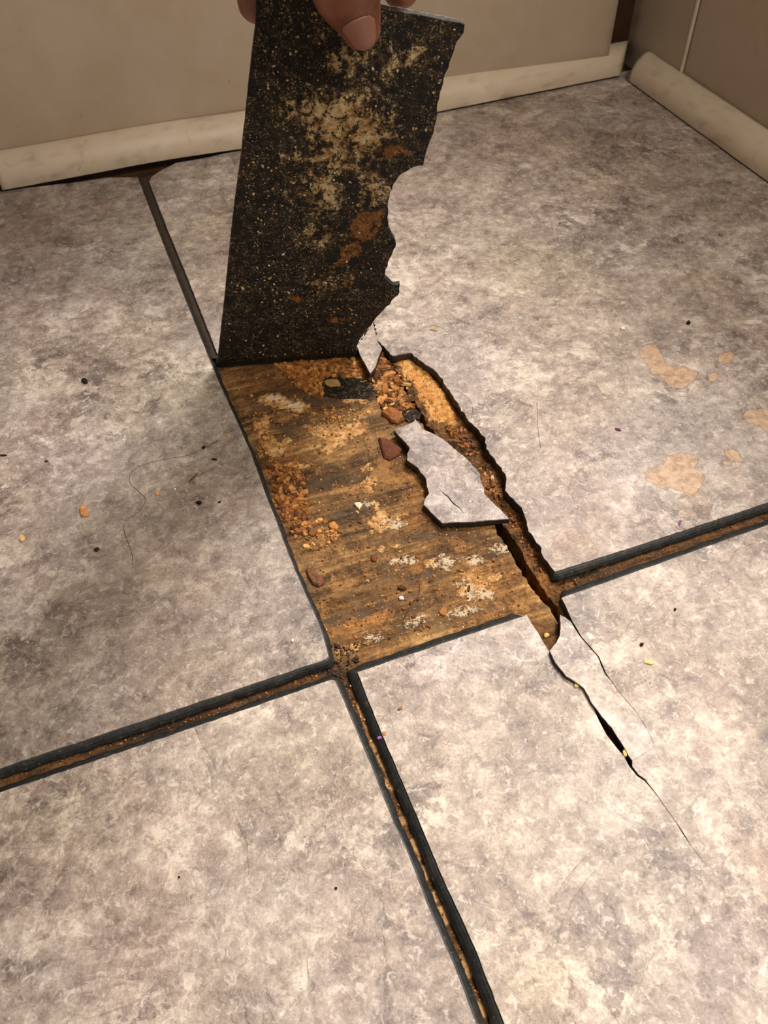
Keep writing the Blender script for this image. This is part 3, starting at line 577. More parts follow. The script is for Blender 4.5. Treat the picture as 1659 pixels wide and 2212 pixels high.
# ------------------------------------------------------------------ crumbs and chips
def lump(center, ax, sx, sy, sz, rr, kind='rock'):
    n = rr.choice((4, 5, 6)); V = []; a0 = rr.uniform(0, 6.28); c, s = math.cos(ax), math.sin(ax)
    for lv, (k, z) in enumerate(((1.0, 0.0), (.72, 1.0))):
        for i in range(n):
            a = a0 + i / n * 6.283; q = k * rr.uniform(.65, 1.1); X, Y = sx * q * math.cos(a), sy * q * math.sin(a)
            V.append((center[0] + X * c - Y * s, center[1] + X * s + Y * c, center[2] + sz * z * rr.uniform(.7, 1.15)))
    F = [tuple(range(n))[::-1], tuple(range(n, 2 * n))] + [(i, (i + 1) % n, n + (i + 1) % n, n + i) for i in range(n)]
    return V, F
def inside(px, py, poly):
    return float(sdf(np.array([px], float), np.array([py], float), poly)[0]) < 0
def scatter(name, label, regions, parent=None, seed=0, zf=None):
    rr = random.Random(seed); V = []; F = []; C = []
    for (poly, n, lo, hi, cols, el) in regions:
        xs = [p[0] for p in poly]; ys = [p[1] for p in poly]; k = 0; tries = 0
        while k < n and tries < n * 30:
            tries += 1; x, y = rr.uniform(min(xs), max(xs)), rr.uniform(min(ys), max(ys))
            if not inside(x, y, poly): continue
            p = fl(x, y, ZS); z = float(zf(np.array([p[0]]), np.array([p[1]]))[0]); k += 1
            if xL(p[1]) < p[0] < xR(p[1]): continue
            sz = lo + (hi - lo) * rr.random() ** 2.5; e = rr.uniform(1, el); v, f = lump((p[0], p[1], z - .0002), rr.uniform(0, 6.28), sz * e, sz, sz * rr.uniform(.35, .9) + rr.uniform(0, .0004), rr)
            b = len(V); V += v; F += [tuple(b + i for i in q) for q in f]; c = lin(rr.choice(cols)); j = rr.uniform(.7, 1.25); C += [[c[0] * j, c[1] * j, c[2] * j]] * len(v)
    o = mk(name, V, F, M_CRUMB, parent, attrs={'Col': np.array(C)})
    return tag(o, label, 'debris', kind='stuff')
TAN = [(196, 140, 76), (170, 114, 56), (150, 96, 44), (214, 168, 104)]; BRN = [(140, 88, 42), (108, 64, 28), (168, 112, 58), (88, 52, 26)]; TNB = [(168, 110, 52), (146, 92, 40), (122, 76, 34), (186, 130, 68)]; PAL = [(226, 206, 168), (214, 188, 140), (240, 226, 200)]
expo_px = [(490, 800), (790, 780), (900, 900), (905, 1010), (920, 1100), (1050, 1140), (1120, 1240), (1150, 1310), (1100, 1325), (760, 1430), (715, 1390), (620, 1120)]
hzb = lambda x, y: np.where(x < xL(y), hwood(x, y), hrot(x, y))
scatter('wood_crumbs', 'orange-brown crumbs of rotten wood strewn over the exposed subfloor', [
    ([(590, 786), (790, 772), (800, 810), (795, 830), (700, 812), (696, 862), (640, 835)], 900, .0009, .0019, TNB, 1.7),
    ([(575, 1005), (640, 1000), (660, 1060), (668, 1150), (640, 1165), (608, 1110)], 520, .0005, .0018, BRN + TNB, 2.2),
    ([(650, 1130), (690, 1120), (740, 1150), (700, 1190), (655, 1180)], 60, .0006, .0016, TAN, 1.5),
    ([(540, 880), (580, 890), (570, 960), (600, 1000), (560, 990)], 90, .0005, .0012, TAN, 1.5),
    ([(690, 880), (740, 878), (800, 890), (760, 925), (700, 925)], 80, .0005, .0014, TAN, 1.5),
    (expo_px, 2400, .00015, .0007, TAN + BRN + BRN + TNB, 1.9), (expo_px, 60, .0006, .0012, BRN + TNB, 1.8), (expo_px, 260, .0002, .0005, PAL, 1.3),
    ([(700, 1395), (770, 1390), (780, 1440), (760, 1500), (720, 1470), (690, 1440)], 160, .0004, .0011, [(70, 48, 30), (96, 66, 38), (50, 36, 24)], 1.6)], seed=5, zf=hwood)
scatter('rot_crumbs', 'brown splinters and crumbs heaped along the rotten board joint', [
    ([(808, 775), (835, 765), (866, 800), (885, 850), (895, 880), (850, 890), (815, 850)], 46, .0014, .0028, BRN + TNB, 3.4),
    ([(805, 770), (835, 762), (868, 800), (890, 850), (905, 890), (860, 912), (830, 895), (808, 840)], 420, .0008, .0022, BRN + TAN, 2.6),
    ([(955, 915), (1000, 920), (1045, 990), (1085, 1040), (1088, 1090), (1060, 1070), (1045, 1020), (990, 965)], 240, .0004, .0014, BRN, 2),
    ([(1080, 1100), (1120, 1100), (1165, 1190), (1195, 1240), (1170, 1240), (1120, 1170)], 160, .0004, .0012, BRN, 2),
    ([(870, 780), (900, 775), (960, 850), (980, 900), (930, 900), (900, 850)], 25, .0003, .0007, BRN, 1.5)], seed=6, zf=hzb)
scatter('grout_dust', 'dusty brown crumbs lying in the open grout channels', [
    ([(0, 1682), (715, 1444), (718, 1458), (0, 1696)], 260, .0002, .0006, BRN, 1.6), ([(1215, 1258), (1659, 1108), (1659, 1122), (1215, 1275)], 160, .0002, .0006, BRN, 1.5),
    ([(752, 1470), (768, 1500), (870, 1750), (1060, 2200), (1050, 2205), (850, 1750), (745, 1490)], 200, .0002, .0007, TAN + BRN, 1.6)], seed=8, zf=hzb)
# crumbs stuck on the strip's underside
def strip_crumbs():
    rr = random.Random(12); V = []; F = []; C = []; P = np.array(SP); x0, y0 = P.min(0); x1, y1 = P.max(0); k = 0
    P2 = np.array([(rr.uniform(x0, x1), rr.uniform(.004, y1)) for _ in range(9000)]); dd = sdf(P2[:, 0], P2[:, 1], SP); dens = fbm(P2[:, 0] * 55, P2[:, 1] * 55, 3, 40)
    for (s, t), e, dn in zip(P2, dd, dens):
        if e > -.0012 or rr.random() > max(.12, (dn - .38) * 4): continue
        sz = .00013 + .0006 * rr.random() ** 5; v, f = lump((0, 0, 0), rr.uniform(0, 6.28), sz * rr.uniform(1, 1.6), sz, sz * .7, rr)
        b = len(V); V += [tuple(bend(s + a, t + bb, c - .0001) - so) for a, bb, c in v]; F += [tuple(b + i for i in q) for q in f]
        c = lin(rr.choice([(168, 148, 112), (190, 160, 108), (140, 108, 62), (96, 78, 52), (200, 186, 160), (70, 54, 34)])); C += [list(c)] * len(v)
    o = mk('stuck_crumbs', V, F, M_CRUMB, sroot, attrs={'Col': np.array(C)}); o['kind'] = 'stuff'; o['label'] = 'pale and tan crumbs stuck to the underside'
strip_crumbs()

def chip(name, label, cat, px, py, lx, ly, hz, ang, col, z=None, poly=None, seed=0, group=None, curl=0, mat=None):
    """an irregular flat flake; lx, ly half sizes in px at that spot, or an outline in px"""
    rr = random.Random(seed + int(px * 3 + py)); zz = 0.0 if z is None else z
    c0 = fl(px, py, zz)
    if poly is None: poly = blobpx(px, py, lx, ly, ang, 11, .22, seed)
    pts = [fl(x, y, zz) - c0 for x, y in poly]; n = len(pts); V = []; R = ((1.0, 0.0), (1.02, .55), (.86, 1.0), (.4, 1.06))
    for k, h in R:
        for p in pts: V.append((p[0] * k, p[1] * k, h * hz * rr.uniform(.85, 1.15) * (1 + curl * (p[0] / (abs(p[0]) + .001)))))
    V.append((0, 0, hz * 1.1)); F = [tuple(range(n))[::-1]]
    for k in range(3): F += [(k * n + i, k * n + (i + 1) % n, (k + 1) * n + (i + 1) % n, (k + 1) * n + i) for i in range(n)]
    F += [(3 * n + i, 3 * n + (i + 1) % n, 4 * n) for i in range(n)]
    if area2([(p[0], p[1]) for p in pts]) < 0: F = [f[::-1] for f in F]
    C = np.array([[v * rr.uniform(.75, 1.2) for v in lin(col)] for _ in V])
    o = mk(name, V, F, mat or M_CRUMB, None, attrs={'Col': C}); o.location = tuple(c0); tag(o, label, cat, group or {'wood_chip': 'wood chips on the exposed wood', 'plaster_chip': 'pale chips on the exposed wood', 'wood_flake': 'wood flakes lying on the tiles', 'purple_speck': 'purple specks on the tiles', 'seed_speck': 'seeds on the left tile', 'dark_sliver': 'dark slivers on the left tile', 'black_crumb': 'dark crumbs on the tiles', 'white_crumb': 'white crumbs on the tiles', 'backing_scrap': 'scraps of backing in the bare patch'}[name]); return o
ZW = ZS + .0001
chip('backing_scrap', 'black and tan scrap of moldy tile backing on the wood below the fold', 'scrap', 755, 838, 0, 0, .0009, 0, (20, 18, 15), ZW, [(697, 830), (703, 818), (722, 813), (760, 816), (800, 824), (807, 838), (804, 855), (790, 862), (740, 862), (700, 856)], mat=M_UNDER)
chip('backing_scrap', 'tan flake lying on the black backing scrap below the fold', 'scrap', 718, 828, 19, 9, .0006, 4, (168, 130, 74), ZW + .0009)
chip('backing_scrap', 'small grey-black backing scrap tucked above the loose tile fragment', 'scrap', 890, 898, 22, 13, .0012, 10, (58, 50, 42), ZW, mat=M_UNDER)
chip('wood_chip', 'reddish-brown triangular chip on the wood left of the loose fragment', 'chip', 845, 968, 0, 0, .0014, 0, (104, 56, 32), ZW, [(818, 948), (835, 950), (868, 972), (862, 984), (842, 995), (830, 990), (824, 970)])
chip('wood_chip', 'pinkish brown oblong chip near the left black tile edge above the grout crossing', 'chip', 681, 1249, 0, 0, .0016, 0, (122, 80, 56), ZW, [(662, 1231), (672, 1229), (698, 1252), (700, 1262), (690, 1268), (676, 1264), (666, 1248)])
chip('wood_chip', 'orange-brown wood block directly above the top of the loose tile fragment', 'chip', 852, 902, 24, 14, .0022, 20, (150, 92, 48), ZW)
chip('wood_chip', 'brown square chip on the wood right of the crumb heap', 'chip', 676, 1150, 10, 9, .0012, 10, (134, 86, 46), ZW)
chip('wood_chip', 'orange chip with a dark centre left of the pale patch', 'chip', 721, 1138, 10, 9, .0012, 30, (206, 140, 70), ZW)
chip('wood_chip', 'small orange chip near the left edge among brown crumbs', 'chip', 657, 1133, 8, 6, .001, 0, (214, 152, 78), ZW)
chip('wood_chip', 'tan wood block chip on the wood near the lower black edge', 'chip', 957, 1323, 8, 8, .001, 20, (176, 122, 72), ZW)
chip('wood_chip', 'upright dark brown splinter on the pale lower wood', 'chip', 1013, 1272, 3, 7, .001, 0, (92, 58, 34), ZW)
chip('wood_chip', 'dark brown chip at the middle of the lower exposed wood', 'chip', 869, 1271, 9, 5, .001, 10, (84, 50, 26), ZW)
chip('wood_chip', 'brown squarish chip on the streaked wood above the white pebble', 'chip', 808, 1208, 7, 8, .001, 10, (116, 76, 42), ZW)
chip('wood_chip', 'yellow crumb in the brown gap beside the bright torn flap', 'chip', 1180, 1374, 6, 5, .0009, 0, (232, 196, 116), ZW)
chip('plaster_chip', 'cream angular chip on the wood beside the pale patch', 'chip', 773, 1094, 0, 0, .001, 0, (236, 226, 186), ZW, [(764, 1089), (778, 1087), (783, 1091), (776, 1102), (770, 1097)])
chip('plaster_chip', 'small round white pebble on the lower exposed wood', 'chip', 867, 1293, 5.5, 3.5, .0008, 0, (250, 246, 236), ZW)
chip('plaster_chip', 'pale round crumb in the dark rot right of the loose fragment', 'chip', 1063, 1035, 4, 5, .0012, 0, (206, 190, 150), ZW + .001)
# specks on the tiles
sp = [('wood_flake', 'orange-brown double flake on the left tile near its left side', 'flake', 181, 1105, 9, 13, .0008, -25, (206, 142, 88)),
      ('wood_flake', 'yellow oval flake near the left picture border on the left tile', 'flake', 48, 1163, 7, 7, .0005, 0, (226, 186, 122)),
      ('wood_flake', 'tiny orange crumb in the middle of the left tile', 'flake', 339, 1067, 5, 4, .0006, 0, (226, 168, 108)),
      ('wood_flake', 'tan oval flake on the left tile close to the exposed wood', 'flake', 493, 941, 5, 3, .0004, 0, (196, 158, 112)),
      ('wood_flake', 'yellow flake on the lower right tile right of the crack', 'flake', 1402, 1431, 10, 5, .0005, 0, (244, 226, 150)),
      ('wood_flake', 'pale yellow crumb below the tip of the bright torn flap', 'flake', 1246, 1481, 7, 5, .0006, 0, (236, 220, 160)),
      ('wood_flake', 'small brown crumb on the lower right tile near its black corner', 'flake', 865, 1531, 6, 3, .0006, -30, (176, 122, 70)),
      ('wood_flake', 'orange speck beside the black edge of the lower right tile', 'flake', 831, 1584, 4, 4, .0003, 0, (220, 150, 84)),
      ('wood_flake', 'thin tan flake on the big right tile near the torn edge', 'flake', 940, 712, 10, 3, .0004, 5, (186, 156, 120)),
      ('wood_flake', 'small brown flake far up on the big right tile', 'flake', 1557, 508, 6, 3, .0005, 20, (150, 116, 60)),
      ('wood_flake', 'yellow crumb lodged in the open crack of the lower right tile', 'flake', 1349, 1629, 5, 8, .0010, 0, (240, 214, 130)),
      ('purple_speck', 'purple speck on the black edge of the lower right tile', 'speck', 819, 1594, 6, 3, .0005, -15, (170, 110, 170)),
      ('purple_speck', 'purple fibre on the right tile above the grout channel', 'speck', 1469, 1129, 3, 6, .0003, 10, (150, 90, 130)),
      ('purple_speck', 'purple smear speck in the middle of the right tile', 'speck', 1335, 928, 7, 3, .0003, 20, (110, 50, 90)),
      ('seed_speck', 'black seed with a light rim on the upper left tile', 'speck', 183, 824, 7, 4.5, .0011, 8, (22, 20, 16)),
      ('seed_speck', 'black oblong speck on the pale part of the left tile', 'speck', 430, 1087, 6, 3.2, .0009, 5, (6, 8, 12)),
      ('seed_speck', 'reddish brown seed husk on the lower half of the left tile', 'speck', 209, 1188, 6, 3.5, .0009, -25, (60, 26, 18)),
      ('dark_sliver', 'short dark sliver on the left tile beside the exposed wood', 'speck', 463, 993, 6, 1.8, .0005, 0, (40, 24, 20)),
      ('dark_sliver', 'dark speck on the long hair on the left tile', 'speck', 440, 967, 4, 2.2, .0006, -25, (24, 14, 14)),
      ('dark_sliver', 'tiny dark sliver right of the black oblong speck', 'speck', 474, 1085, 4, 1.5, .0004, -20, (44, 32, 26)),
      ('dark_sliver', 'dark sliver at the left picture border on the left tile', 'speck', 7, 984, 7, 1.6, .0005, 0, (44, 26, 22)),
      ('dark_sliver', 'tiny dark speck in the left tile between border sliver and yellow mark', 'speck', 100, 997, 3.5, 2, .0004, 0, (50, 34, 28)),
      ('dark_sliver', 'olive brown sliver on the pale area of the left tile', 'speck', 418, 1032, 2, 13, .0004, 45, (110, 84, 44)),
      ('black_crumb', 'black crumb on the upper part of the right tile', 'speck', 1487, 698, 4, 4, .0008, 0, (12, 12, 14)),
      ('black_crumb', 'dark brown crumb on the lower right tile', 'speck', 1386, 1393, 4, 3.5, .0008, 0, (58, 36, 26)),
      ('black_crumb', 'tiny dark crumb below the right grout channel', 'speck', 1458, 1317, 2.5, 2.5, .0006, 0, (34, 24, 20)),
      ('black_crumb', 'tiny black crumb on the bottom left tile near its middle', 'speck', 387, 1895, 2.5, 2.5, .0005, 0, (30, 24, 20)),
      ('black_crumb', 'tiny black crumb on the bottom left tile nearer the grout', 'speck', 726, 1919, 3, 3, .0005, 0, (30, 24, 20)),
      ('white_crumb', 'white crumb on the upper middle of the right tile', 'speck', 1345, 709, 5, 4, .0006, 0, (246, 236, 216)),
      ('white_crumb', 'white crumb on the left tile close to its lower right corner', 'speck', 632, 1384, 2.5, 4, .0005, 20, (250, 244, 230)),
      ('white_crumb', 'white crumb on the pale part of the left tile', 'speck', 378, 1057, 3, 2.2, .0005, 0, (250, 244, 230))]
for a in sp:
    n, lb, ct, px, py, lx, ly, hz, an, c = a
    zz = .0001
    if 'black edge of the lower' in lb and n == 'purple_speck': zz = -.0009
    if 'lodged' in lb: zz = -.0012
    chip(n, lb, ct, px, py, lx, ly, hz, an, c, zz)

def hair(label, px, z, r=.00007, col=(60, 44, 32)):
    P = [Vector(fl(x, y, z)) for x, y in px]; Q = []
    for i in range(len(P) - 1):
        a, b, c, d = P[max(0, i - 1)], P[i], P[i + 1], P[min(len(P) - 1, i + 2)]
        for k in range(6):
            t = k / 6; Q.append(.5 * ((2 * b) + (c - a) * t + (2 * a - 5 * b + 4 * c - d) * t * t + (3 * b - a - 3 * c + d) * t ** 3))
    Q.append(P[-1]); V = []; F = []; c0 = Q[0]
    for i, q in enumerate(Q):
        e = (Q[min(i + 1, len(Q) - 1)] - Q[max(i - 1, 0)]).normalized(); s = e.cross(Vector((0, 0, 1))).normalized()
        for k in range(4): a = k * math.pi / 2; V.append(tuple(q - c0 + s * math.cos(a) * r + Vector((0, 0, 1)) * (math.sin(a) * r + r)))
    for i in range(len(Q) - 1):
        for k in range(4): F.append((i * 4 + k, i * 4 + (k + 1) % 4, (i + 1) * 4 + (k + 1) % 4, (i + 1) * 4 + k))
    o = mk('hair', V, F, M_CRUMB, None, attrs={'Col': np.array([lin(col)] * len(V))}); o.location = c0; tag(o, label, 'hair', 'stray hairs')
hair('long curled hair lying across the left tile', [(490, 930), (465, 955), (438, 970), (400, 985), (350, 993), (300, 1008), (281, 1025), (282, 1045), (300, 1062), (314, 1080), (300, 1105), (272, 1125), (268, 1145), (276, 1170), (286, 1200), (285, 1220)], .0001)
hair('dark curved hair on the lower exposed wood', [(905, 1262), (906, 1280), (890, 1305), (873, 1335), (875, 1360), (888, 1385)], ZS + .0005)
hair('thin dark hair on the wood left of the loose fragment', [(785, 945), (797, 985), (798, 1020), (790, 1045), (780, 1060)], ZS + .0005)
hair('blond fibre arching over the lower wood towards the black edge', [(985, 1312), (1010, 1308), (1040, 1315), (1075, 1338)], ZS + .0006, .00008, (214, 176, 120))
hair('hair looping over the right tile from the torn edge', [(975, 842), (995, 848), (1012, 862), (1021, 880), (1018, 905)], .0003, .00006, (110, 92, 78))
hair('short hair hanging straight on the right tile', [(1160, 868), (1161, 900), (1163, 935), (1168, 968)], .0001, .00006, (90, 74, 62))
hair('faint hair across the right tile near the torn corner', [(935, 702), (955, 708), (970, 722), (975, 740)], .0001, .00006, (130, 110, 92))

# ------------------------------------------------------------------ walls and trims
def boxv(x0, x1, y0, y1, z0, z1): return [(x0, y0, z0), (x1, y0, z0), (x1, y1, z0), (x0, y1, z0), (x0, y0, z1), (x1, y0, z1), (x1, y1, z1), (x0, y1, z1)]
BF = [(0, 3, 2, 1), (4, 5, 6, 7), (0, 1, 5, 4), (1, 2, 6, 5), (2, 3, 7, 6), (3, 0, 4, 7)]
def on_y(px, py, y): d = ray(px, py); return CP + d * (y / d[1])
def on_x(px, py, x): d = ray(px, py); return CP + d * (x / d[0])
HT = .55
def gridwall(name, P, u, v, nu, nv, thick, nrm, mat, darkening, warp=None):
    """a slab with a gridded front so grime and slight waviness can sit on it"""
    P, u, v, nrm = map(lambda a: np.array(a, float), (P, u, v, nrm)); V = []; F = []; G = []
    for j in range(nv + 1):
        for i in range(nu + 1):
            a, b = i / nu, (j / nv) ** 2; p = P + u * a + v * b
            if warp: p = p + nrm * warp(p)
            V.append(p); G.append(darkening(p))
    for j in range(nv):
        for i in range(nu): a = j * (nu + 1) + i; F.append((a, a + 1, a + nu + 2, a + nu + 1))
    b = len(V); c = [P, P + u, P + u + v, P + v]; V += [q - nrm * .0002 for q in c] + [q - nrm * thick for q in c]; G += [.3] * 8
    F += [(b + 4, b + 7, b + 6, b + 5)] + [(b + i, b + 4 + i, b + 4 + (i + 1) % 4, b + (i + 1) % 4) for i in range(4)]
    return mk(name, V, F, mat, None, attrs={'darkening': np.array(G)})
YW, XW = .5985, .4430
xe0, xe1 = on_y(1318, 92, YW)[0], on_y(1336, 0, YW)[0]; xe = (xe0 + xe1) / 2 + .0
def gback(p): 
    h = math.exp(-max(0, p[2] - .016) / .003) * .5; e = math.exp(-abs(xe - p[0]) / .003) * .6  # shadow line above the trim painted into the wall, and a darker panel end
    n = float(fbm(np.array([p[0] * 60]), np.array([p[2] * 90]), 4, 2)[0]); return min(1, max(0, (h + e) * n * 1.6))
wb = gridwall('wall_back', (-.7, YW, 0), (xe + .7, 0, 0), (0, 0, HT), 260, 60, .012, (0, -1, 0), M_WALL, gback, warp=lambda p: .0008 * math.sin(p[0] * 21))
tag(wb, kind='structure')
seam = on_x(1470, 150, XW); ys_ = seam[1]
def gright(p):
    h = math.exp(-max(0, p[2] - .016) / .003) * .45; e = math.exp(-abs(.612 - p[1]) / .006) * .9; n = float(fbm(np.array([p[1] * 60]), np.array([p[2] * 90]), 4, 7)[0]); return min(1, max(0, (h + e) * n * 1.7))  # same painted shadow line, and brown grime darkening the stile beside the gap
HT = .42
wr = gridwall('wall_right', (XW + .0016, ys_, 0), (0, -ys_ - .5, 0), (0, 0, HT), 160, 60, .012, (-1, 0, 0), M_WALL, gright); tag(wr, kind='structure')
stl = gridwall('stile', (XW, .645, 0), (0, ys_ - .645, 0), (0, 0, HT), 40, 60, .0125, (-1, 0, 0), M_WALL, gright); stl.parent = wr
bd = []; bf = []
for k in range(9):
    a = math.pi * k / 8
    for z in (0.012, HT - .001): bd.append((XW + .0006 - .0016 * math.sin(a), ys_ - .0010 - .0016 * math.cos(a), z))
for k in range(8): bf.append((2 * k, 2 * k + 2, 2 * k + 3, 2 * k + 1))
bead = mk('bead', bd, bf, M_TRIM, wr, smooth=True, attrs={'darkening': np.zeros(18)})
# dark hollow behind the corner gap
st_ = mk('stud', boxv(xe - .06, XW + .02, .655, .675, -.004, HT), BF, M_STUD, wb, attrs={'darkening': np.ones(8)})
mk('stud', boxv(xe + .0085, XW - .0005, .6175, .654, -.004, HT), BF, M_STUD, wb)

def trim(name, path, R, inward, z0, ends=(0, 0), seed=0, hscale=1.0):
    """quarter round; path = floor-side front edge points, inward = direction to the wall"""
    inw = np.array(inward, float); P = [np.array((x, y, 0.0)) for x, y in path]; Q = [];
    for i in range(len(P) - 1):
        L = np.linalg.norm(P[i + 1] - P[i]); k = max(1, int(L / .003))
        for j in range(k): Q.append(P[i] + (P[i + 1] - P[i]) * j / k)
    Q.append(P[-1]); V = []; F = []; G = []; prof = [(0, 0)] + [(R * (1 - math.cos(a)), R * math.sin(a) * hscale + .0015) for a in np.linspace(0.0, math.pi / 2, 14)] + [(R, 0)]; m = len(prof); n = len(Q)
    t0 = (Q[-1] - Q[0]) / np.linalg.norm(Q[-1] - Q[0])
    for i, q in enumerate(Q):
        s = i / (n - 1)
        for k, (a, z) in enumerate(prof):
            sh = np.zeros(3)
            dst = np.linalg.norm(q - Q[-1]); 
            if dst < .03: sh = t0 * ends[1] * a * (1 - dst / .03)
            dst0 = np.linalg.norm(q - Q[0])
            if dst0 < .03: sh = sh + t0 * ends[0] * a * (1 - dst0 / .03)
            nz = float(fbm(np.array([(q[0] + q[1]) * 40 + seed]), np.array([a * 30.0]), 3, seed)[0] - .5) * .0007
            V.append(q + inw * (a + nz) + sh + np.array([0, 0, z + z0(s)]))
            g = float(fbm(np.array([(q[0] - q[1]) * 90]), np.array([k * .5]), 4, seed + 5)[0]); low = max(0, 1 - k / 4.0); G.append(min(1, max(0, (g - .62) * 1.6) + low * max(0, g - .42) * 1.0 + (.3 if min(dst, dst0) < .002 else 0)))
    for i in range(n - 1):
        for k in range(m - 1): a = i * m + k; F.append((a, a + m, a + m + 1, a + 1))
    F.append(tuple(range(m))); F.append(tuple((n - 1) * m + k for k in range(m))[::-1])
    o = mk(name, V, F, M_TRIM, None, smooth=False, attrs={'darkening': np.array(G)})
    me = o.data; me.polygons.foreach_set('use_smooth', [True] * (len(me.polygons) - 2) + [False, False]); return tag(o, kind='structure')
RT = .0168
xq = fl(5, 418)[0]
trim('baseboard_back', [(xq + .0006, .5822), (.03, .5812), (.1152, .5802), (.28, .5862), (.424, .5925)], RT, (0, 1, 0), lambda s: .0016 + .0016 * math.exp(-((s - .22) / .13) ** 2) + .0005 * s, (0, .8), 3)
trim('baseboard_back', [(-.62, .5825), (xq - .0014, .5815)], RT, (0, 1, 0), lambda s: .0004, (0, 0), 4)
trim('baseboard_right', [(.4262, .5835), (.4262, .41), (.4262, -.45)], RT, (1, 0, 0), lambda s: .0012, (-.3, 0), 6)

# ------------------------------------------------------------------ hand pinching the strip
def hp(px, py, off):                                    # a point off metres in front (+) of the strip plane
    d = ray(px, py); t = ((F0 + HN * off - CP) @ HN) / (d @ HN); return CP + d * t
UP = HW
def tube(path, radii, flat=1.0, ref=None, seg=28):
    """closed tapered limb; ref: the direction in which the section is flattened"""
    P = [np.array(p, float) for p in path]; Q = []; Rr = []
    for i in range(len(P) - 1):
        a, b, c, d = P[max(0, i - 1)], P[i], P[i + 1], P[min(len(P) - 1, i + 2)]
        for k in range(8):
            t = k / 8; Q.append(.5 * ((2 * b) + (c - a) * t + (2 * a - 5 * b + 4 * c - d) * t * t + (3 * b - a - 3 * c + d) * t ** 3)); Rr.append(radii[i] + (radii[i + 1] - radii[i]) * t)
    Q.append(P[-1]); Rr.append(radii[-1]); V = []; F = []; n = len(Q); ref = HN if ref is None else np.array(ref, float)
    for i, q in enumerate(Q):
        e = Q[min(i + 1, n - 1)] - Q[max(i - 1, 0)]; e /= np.linalg.norm(e); s = np.cross(e, ref); s /= np.linalg.norm(s); r = np.cross(s, e)
        for k in range(seg): a = k / seg * 2 * math.pi; V.append(q + (s * math.cos(a) + r * math.sin(a) * flat) * Rr[i])
    for i in range(n - 1):
        for k in range(seg): a = i * seg + k; b = i * seg + (k + 1) % seg; F.append((a, b, b + seg, a + seg))
    # rounded ends
    for end, sgn in ((0, -1), (n - 1, 1)):
        q = Q[end]; e = Q[1] - Q[0] if end == 0 else Q[-1] - Q[-2]; e = e / np.linalg.norm(e) * sgn; rings = [[end * seg + k for k in range(seg)]]
        for lv in (.35, .65, .88):
            c = q + e * Rr[end] * lv * .95; k0 = math.sqrt(1 - lv * lv); ids = []
            for k in range(seg): ids.append(len(V)); V.append(c + (V[end * seg + k] - q) * k0)
            rings.append(ids)
        tip = len(V); V.append(q + e * Rr[end] * .97)
        for a in range(3):
            for k in range(seg):
                f = (rings[a][k], rings[a][(k + 1) % seg], rings[a + 1][(k + 1) % seg], rings[a + 1][k]); F.append(f if sgn > 0 else f[::-1])
        for k in range(seg): f = (rings[3][k], rings[3][(k + 1) % seg], tip); F.append(f if sgn > 0 else f[::-1])
    return V, F
HVs = []; HFs = []
def addt(t):
    b = len(HVs); HVs.extend(t[0]); HFs.extend(tuple(b + i for i in f) for f in t[1])
# thumb, in front of the strip
tt = [hp(781, 66, .0093), hp(772, 40, .0098), hp(756, 0, .0112), hp(744, -45, .0135)]
t_mcp = tt[-1] + UP * .030 + HN * .010 - HU * .004; t_cmc = t_mcp + UP * .034 + HN * .006 + HU * .012
addt(tube(tt + [t_mcp, t_cmc], [.0070, .0086, .0112, .0122, .0135, .0165], .80))
# four fingers behind the strip
knk = []
for i, (cx, ty, r) in enumerate(((556, 8, .0080), (655, 5, .0084), (757, -5, .0084), (866, -22, .0076))):
    tip = hp(cx, ty, -.0125); d1 = tip + UP * .022 - HN * .002; p1 = d1 + UP * .020 - HN * .012; k = p1 + UP * .034 + HN * .020 + HU * (1.5 - i) * .002
    k = k + UP * (-.004 if i in (0, 3) else 0.0)
    knk.append(k); addt(tube([tip, d1, p1, k], [r * .90, r, r * 1.08, r * 1.25], .9))
mid = sum(knk) / 4; wrist = mid + UP * .072 + HN * .050 - HU * .004
for k in knk: addt(tube([k, k * .45 + wrist * .55 + UP * .004, wrist + (k - mid) * .45], [.0115, .0145, .0150], .95))
addt(tube([t_cmc - UP * .004, t_cmc * .5 + wrist * .5, wrist + HU * .008], [.0165, .0190, .0185]))
arm = wrist + UP * .10 + HN * .045 - HU * .02; arm2 = arm + UP * .10 + HN * .05 - HU * .03
addt(tube([wrist - UP * .012, wrist + UP * .03, arm, arm2], [.0225, .0255, .034, .040], .82))
hand_root = empty('person', tuple(wrist)); hw = np.array(wrist)
hand = mk('hand', [np.array(v) - hw for v in HVs], HFs, M_SKIN, hand_root, smooth=True)
md = hand.modifiers.new('r', 'REMESH'); md.mode = 'VOXEL'; md.voxel_size = .0009; md.use_smooth_shade = True
ms = hand.modifiers.new('s', 'CORRECTIVE_SMOOTH') if False else hand.modifiers.new('s', 'SMOOTH'); ms.iterations = 6; ms.factor = .5
tag(hand_root, 'bare hand pinching the top of the peeled strip, thumb in front', 'person')
# bake the modifiers so the darker rim near the nail can be laid on
dg = bpy.context.evaluated_depsgraph_get(); me2 = bpy.data.meshes.new_from_object(hand.evaluated_get(dg)); hand.modifiers.clear(); hand.data = me2
if not me2.materials: me2.materials.append(M_SKIN)
hc = np.zeros(len(me2.vertices) * 3); me2.vertices.foreach_get('co', hc); hc = hc.reshape(-1, 3)
# thumb nail: a curved plate seated on the front of the thumb
ax = tt[0] - tt[2]; ax /= np.linalg.norm(ax); toC = CP - tt[0]; toC /= np.linalg.norm(toC)
nf = toC * .96 - HU * .06; nf -= ax * (nf @ ax); nf /= np.linalg.norm(nf); side = np.cross(ax, nf)
nc = tt[0] - ax * .0022
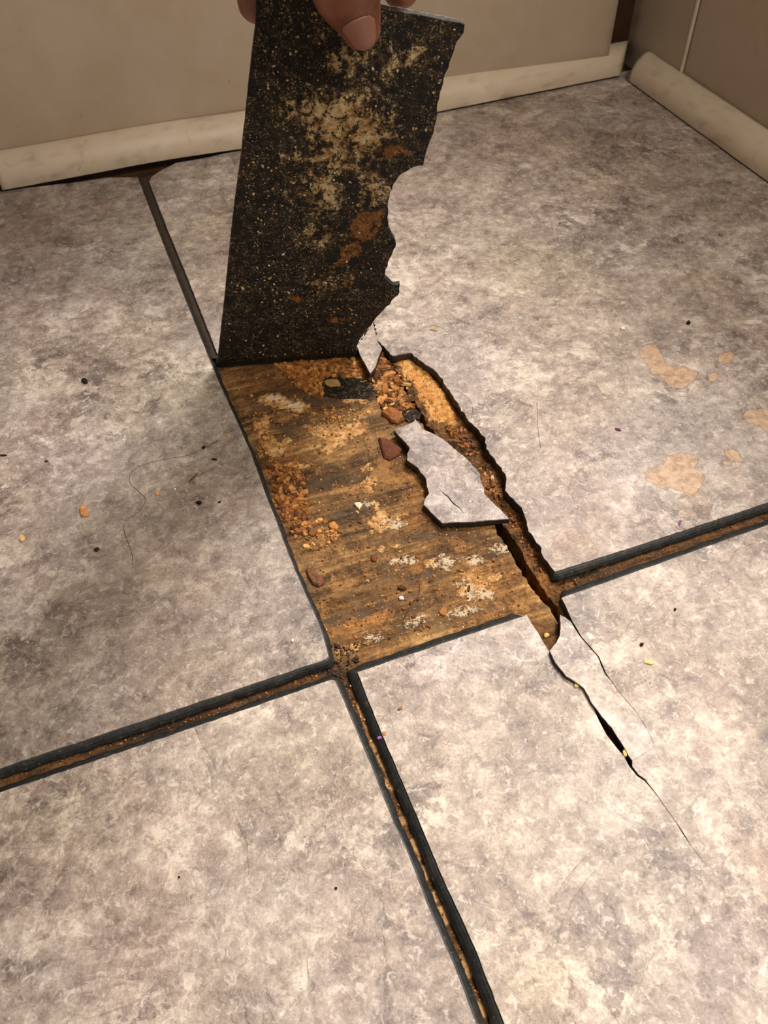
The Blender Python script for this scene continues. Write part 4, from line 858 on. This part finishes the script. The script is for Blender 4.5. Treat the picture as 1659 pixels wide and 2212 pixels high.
# follow the thumb surface: cast from outside towards the axis
from mathutils.bvhtree import BVHTree
bv = BVHTree.FromPolygons([tuple(v) for v in hc + hw], [tuple(p.vertices) for p in me2.polygons])
NV = []; NF = []; nu, nv = 16, 20; NW, NL = .0066, .0084
for j in range(nv + 1):
    b = j / nv * 2 - 1
    for i in range(nu + 1):
        a = i / nu * 2 - 1; wdt = NW * (1 - .10 * (b > 0) * b - .28 * max(0, abs(b) - .55) / .45 * 1.0); 
        lng = NL * b * (1 - .16 * a * a * (1 if b > 0 else 1.3))
        an = a * wdt / .0078; dr = nf * math.cos(an) + side * math.sin(an); cc = nc + ax * lng
        loc, no, ix, ds = bv.ray_cast(Vector(cc + dr * .03), Vector(-dr))
        if loc and np.linalg.norm(np.array(loc) - cc) > .0125: loc = None
        p = (np.array(loc) if loc else cc + dr * .007) + dr * (.00035 * (1 - .6 * abs(a) ** 3) + .0006 * max(0, b - .75))
        NV.append(p)
for j in range(nv):
    for i in range(nu): a = j * (nu + 1) + i; NF.append((a, a + 1, a + nu + 2, a + nu + 1))
mn = Mat('nail'); tip_ = mn.attr('tip'); mnail = mn.done(mn.mix(tip_, lin((150, 104, 88)), lin((150, 126, 98))), .42, None, .5)
nail = mk('nail', [v - hw for v in NV], NF, mnail, hand_root, smooth=True, attrs={'tip': np.array([min(1, max(0, (j / nv - .86) * 12)) for j in range(nv + 1) for i in range(nu + 1)])})
sm = nail.modifiers.new('s', 'SOLIDIFY'); sm.thickness = .0005; sm.offset = -1
# skin gets darker close to the nail border
nvw = np.array(NV); border = np.array([NV[j * (nu + 1) + i] for j in range(nv + 1) for i in range(nu + 1) if i in (0, nu) or j in (0, nv)])
hwld = hc + hw; gm = np.zeros(len(hwld)); sel = np.where(np.linalg.norm(hwld - nc, axis=1) < .016)[0]
for i in sel: gm[i] = max(0, 1 - np.min(np.linalg.norm(border - hwld[i], axis=1)) / .0012)
at = me2.attributes.new('darkening', 'FLOAT', 'POINT'); at.data.foreach_set('value', gm)
me2.polygons.foreach_set('use_smooth', [True] * len(me2.polygons))
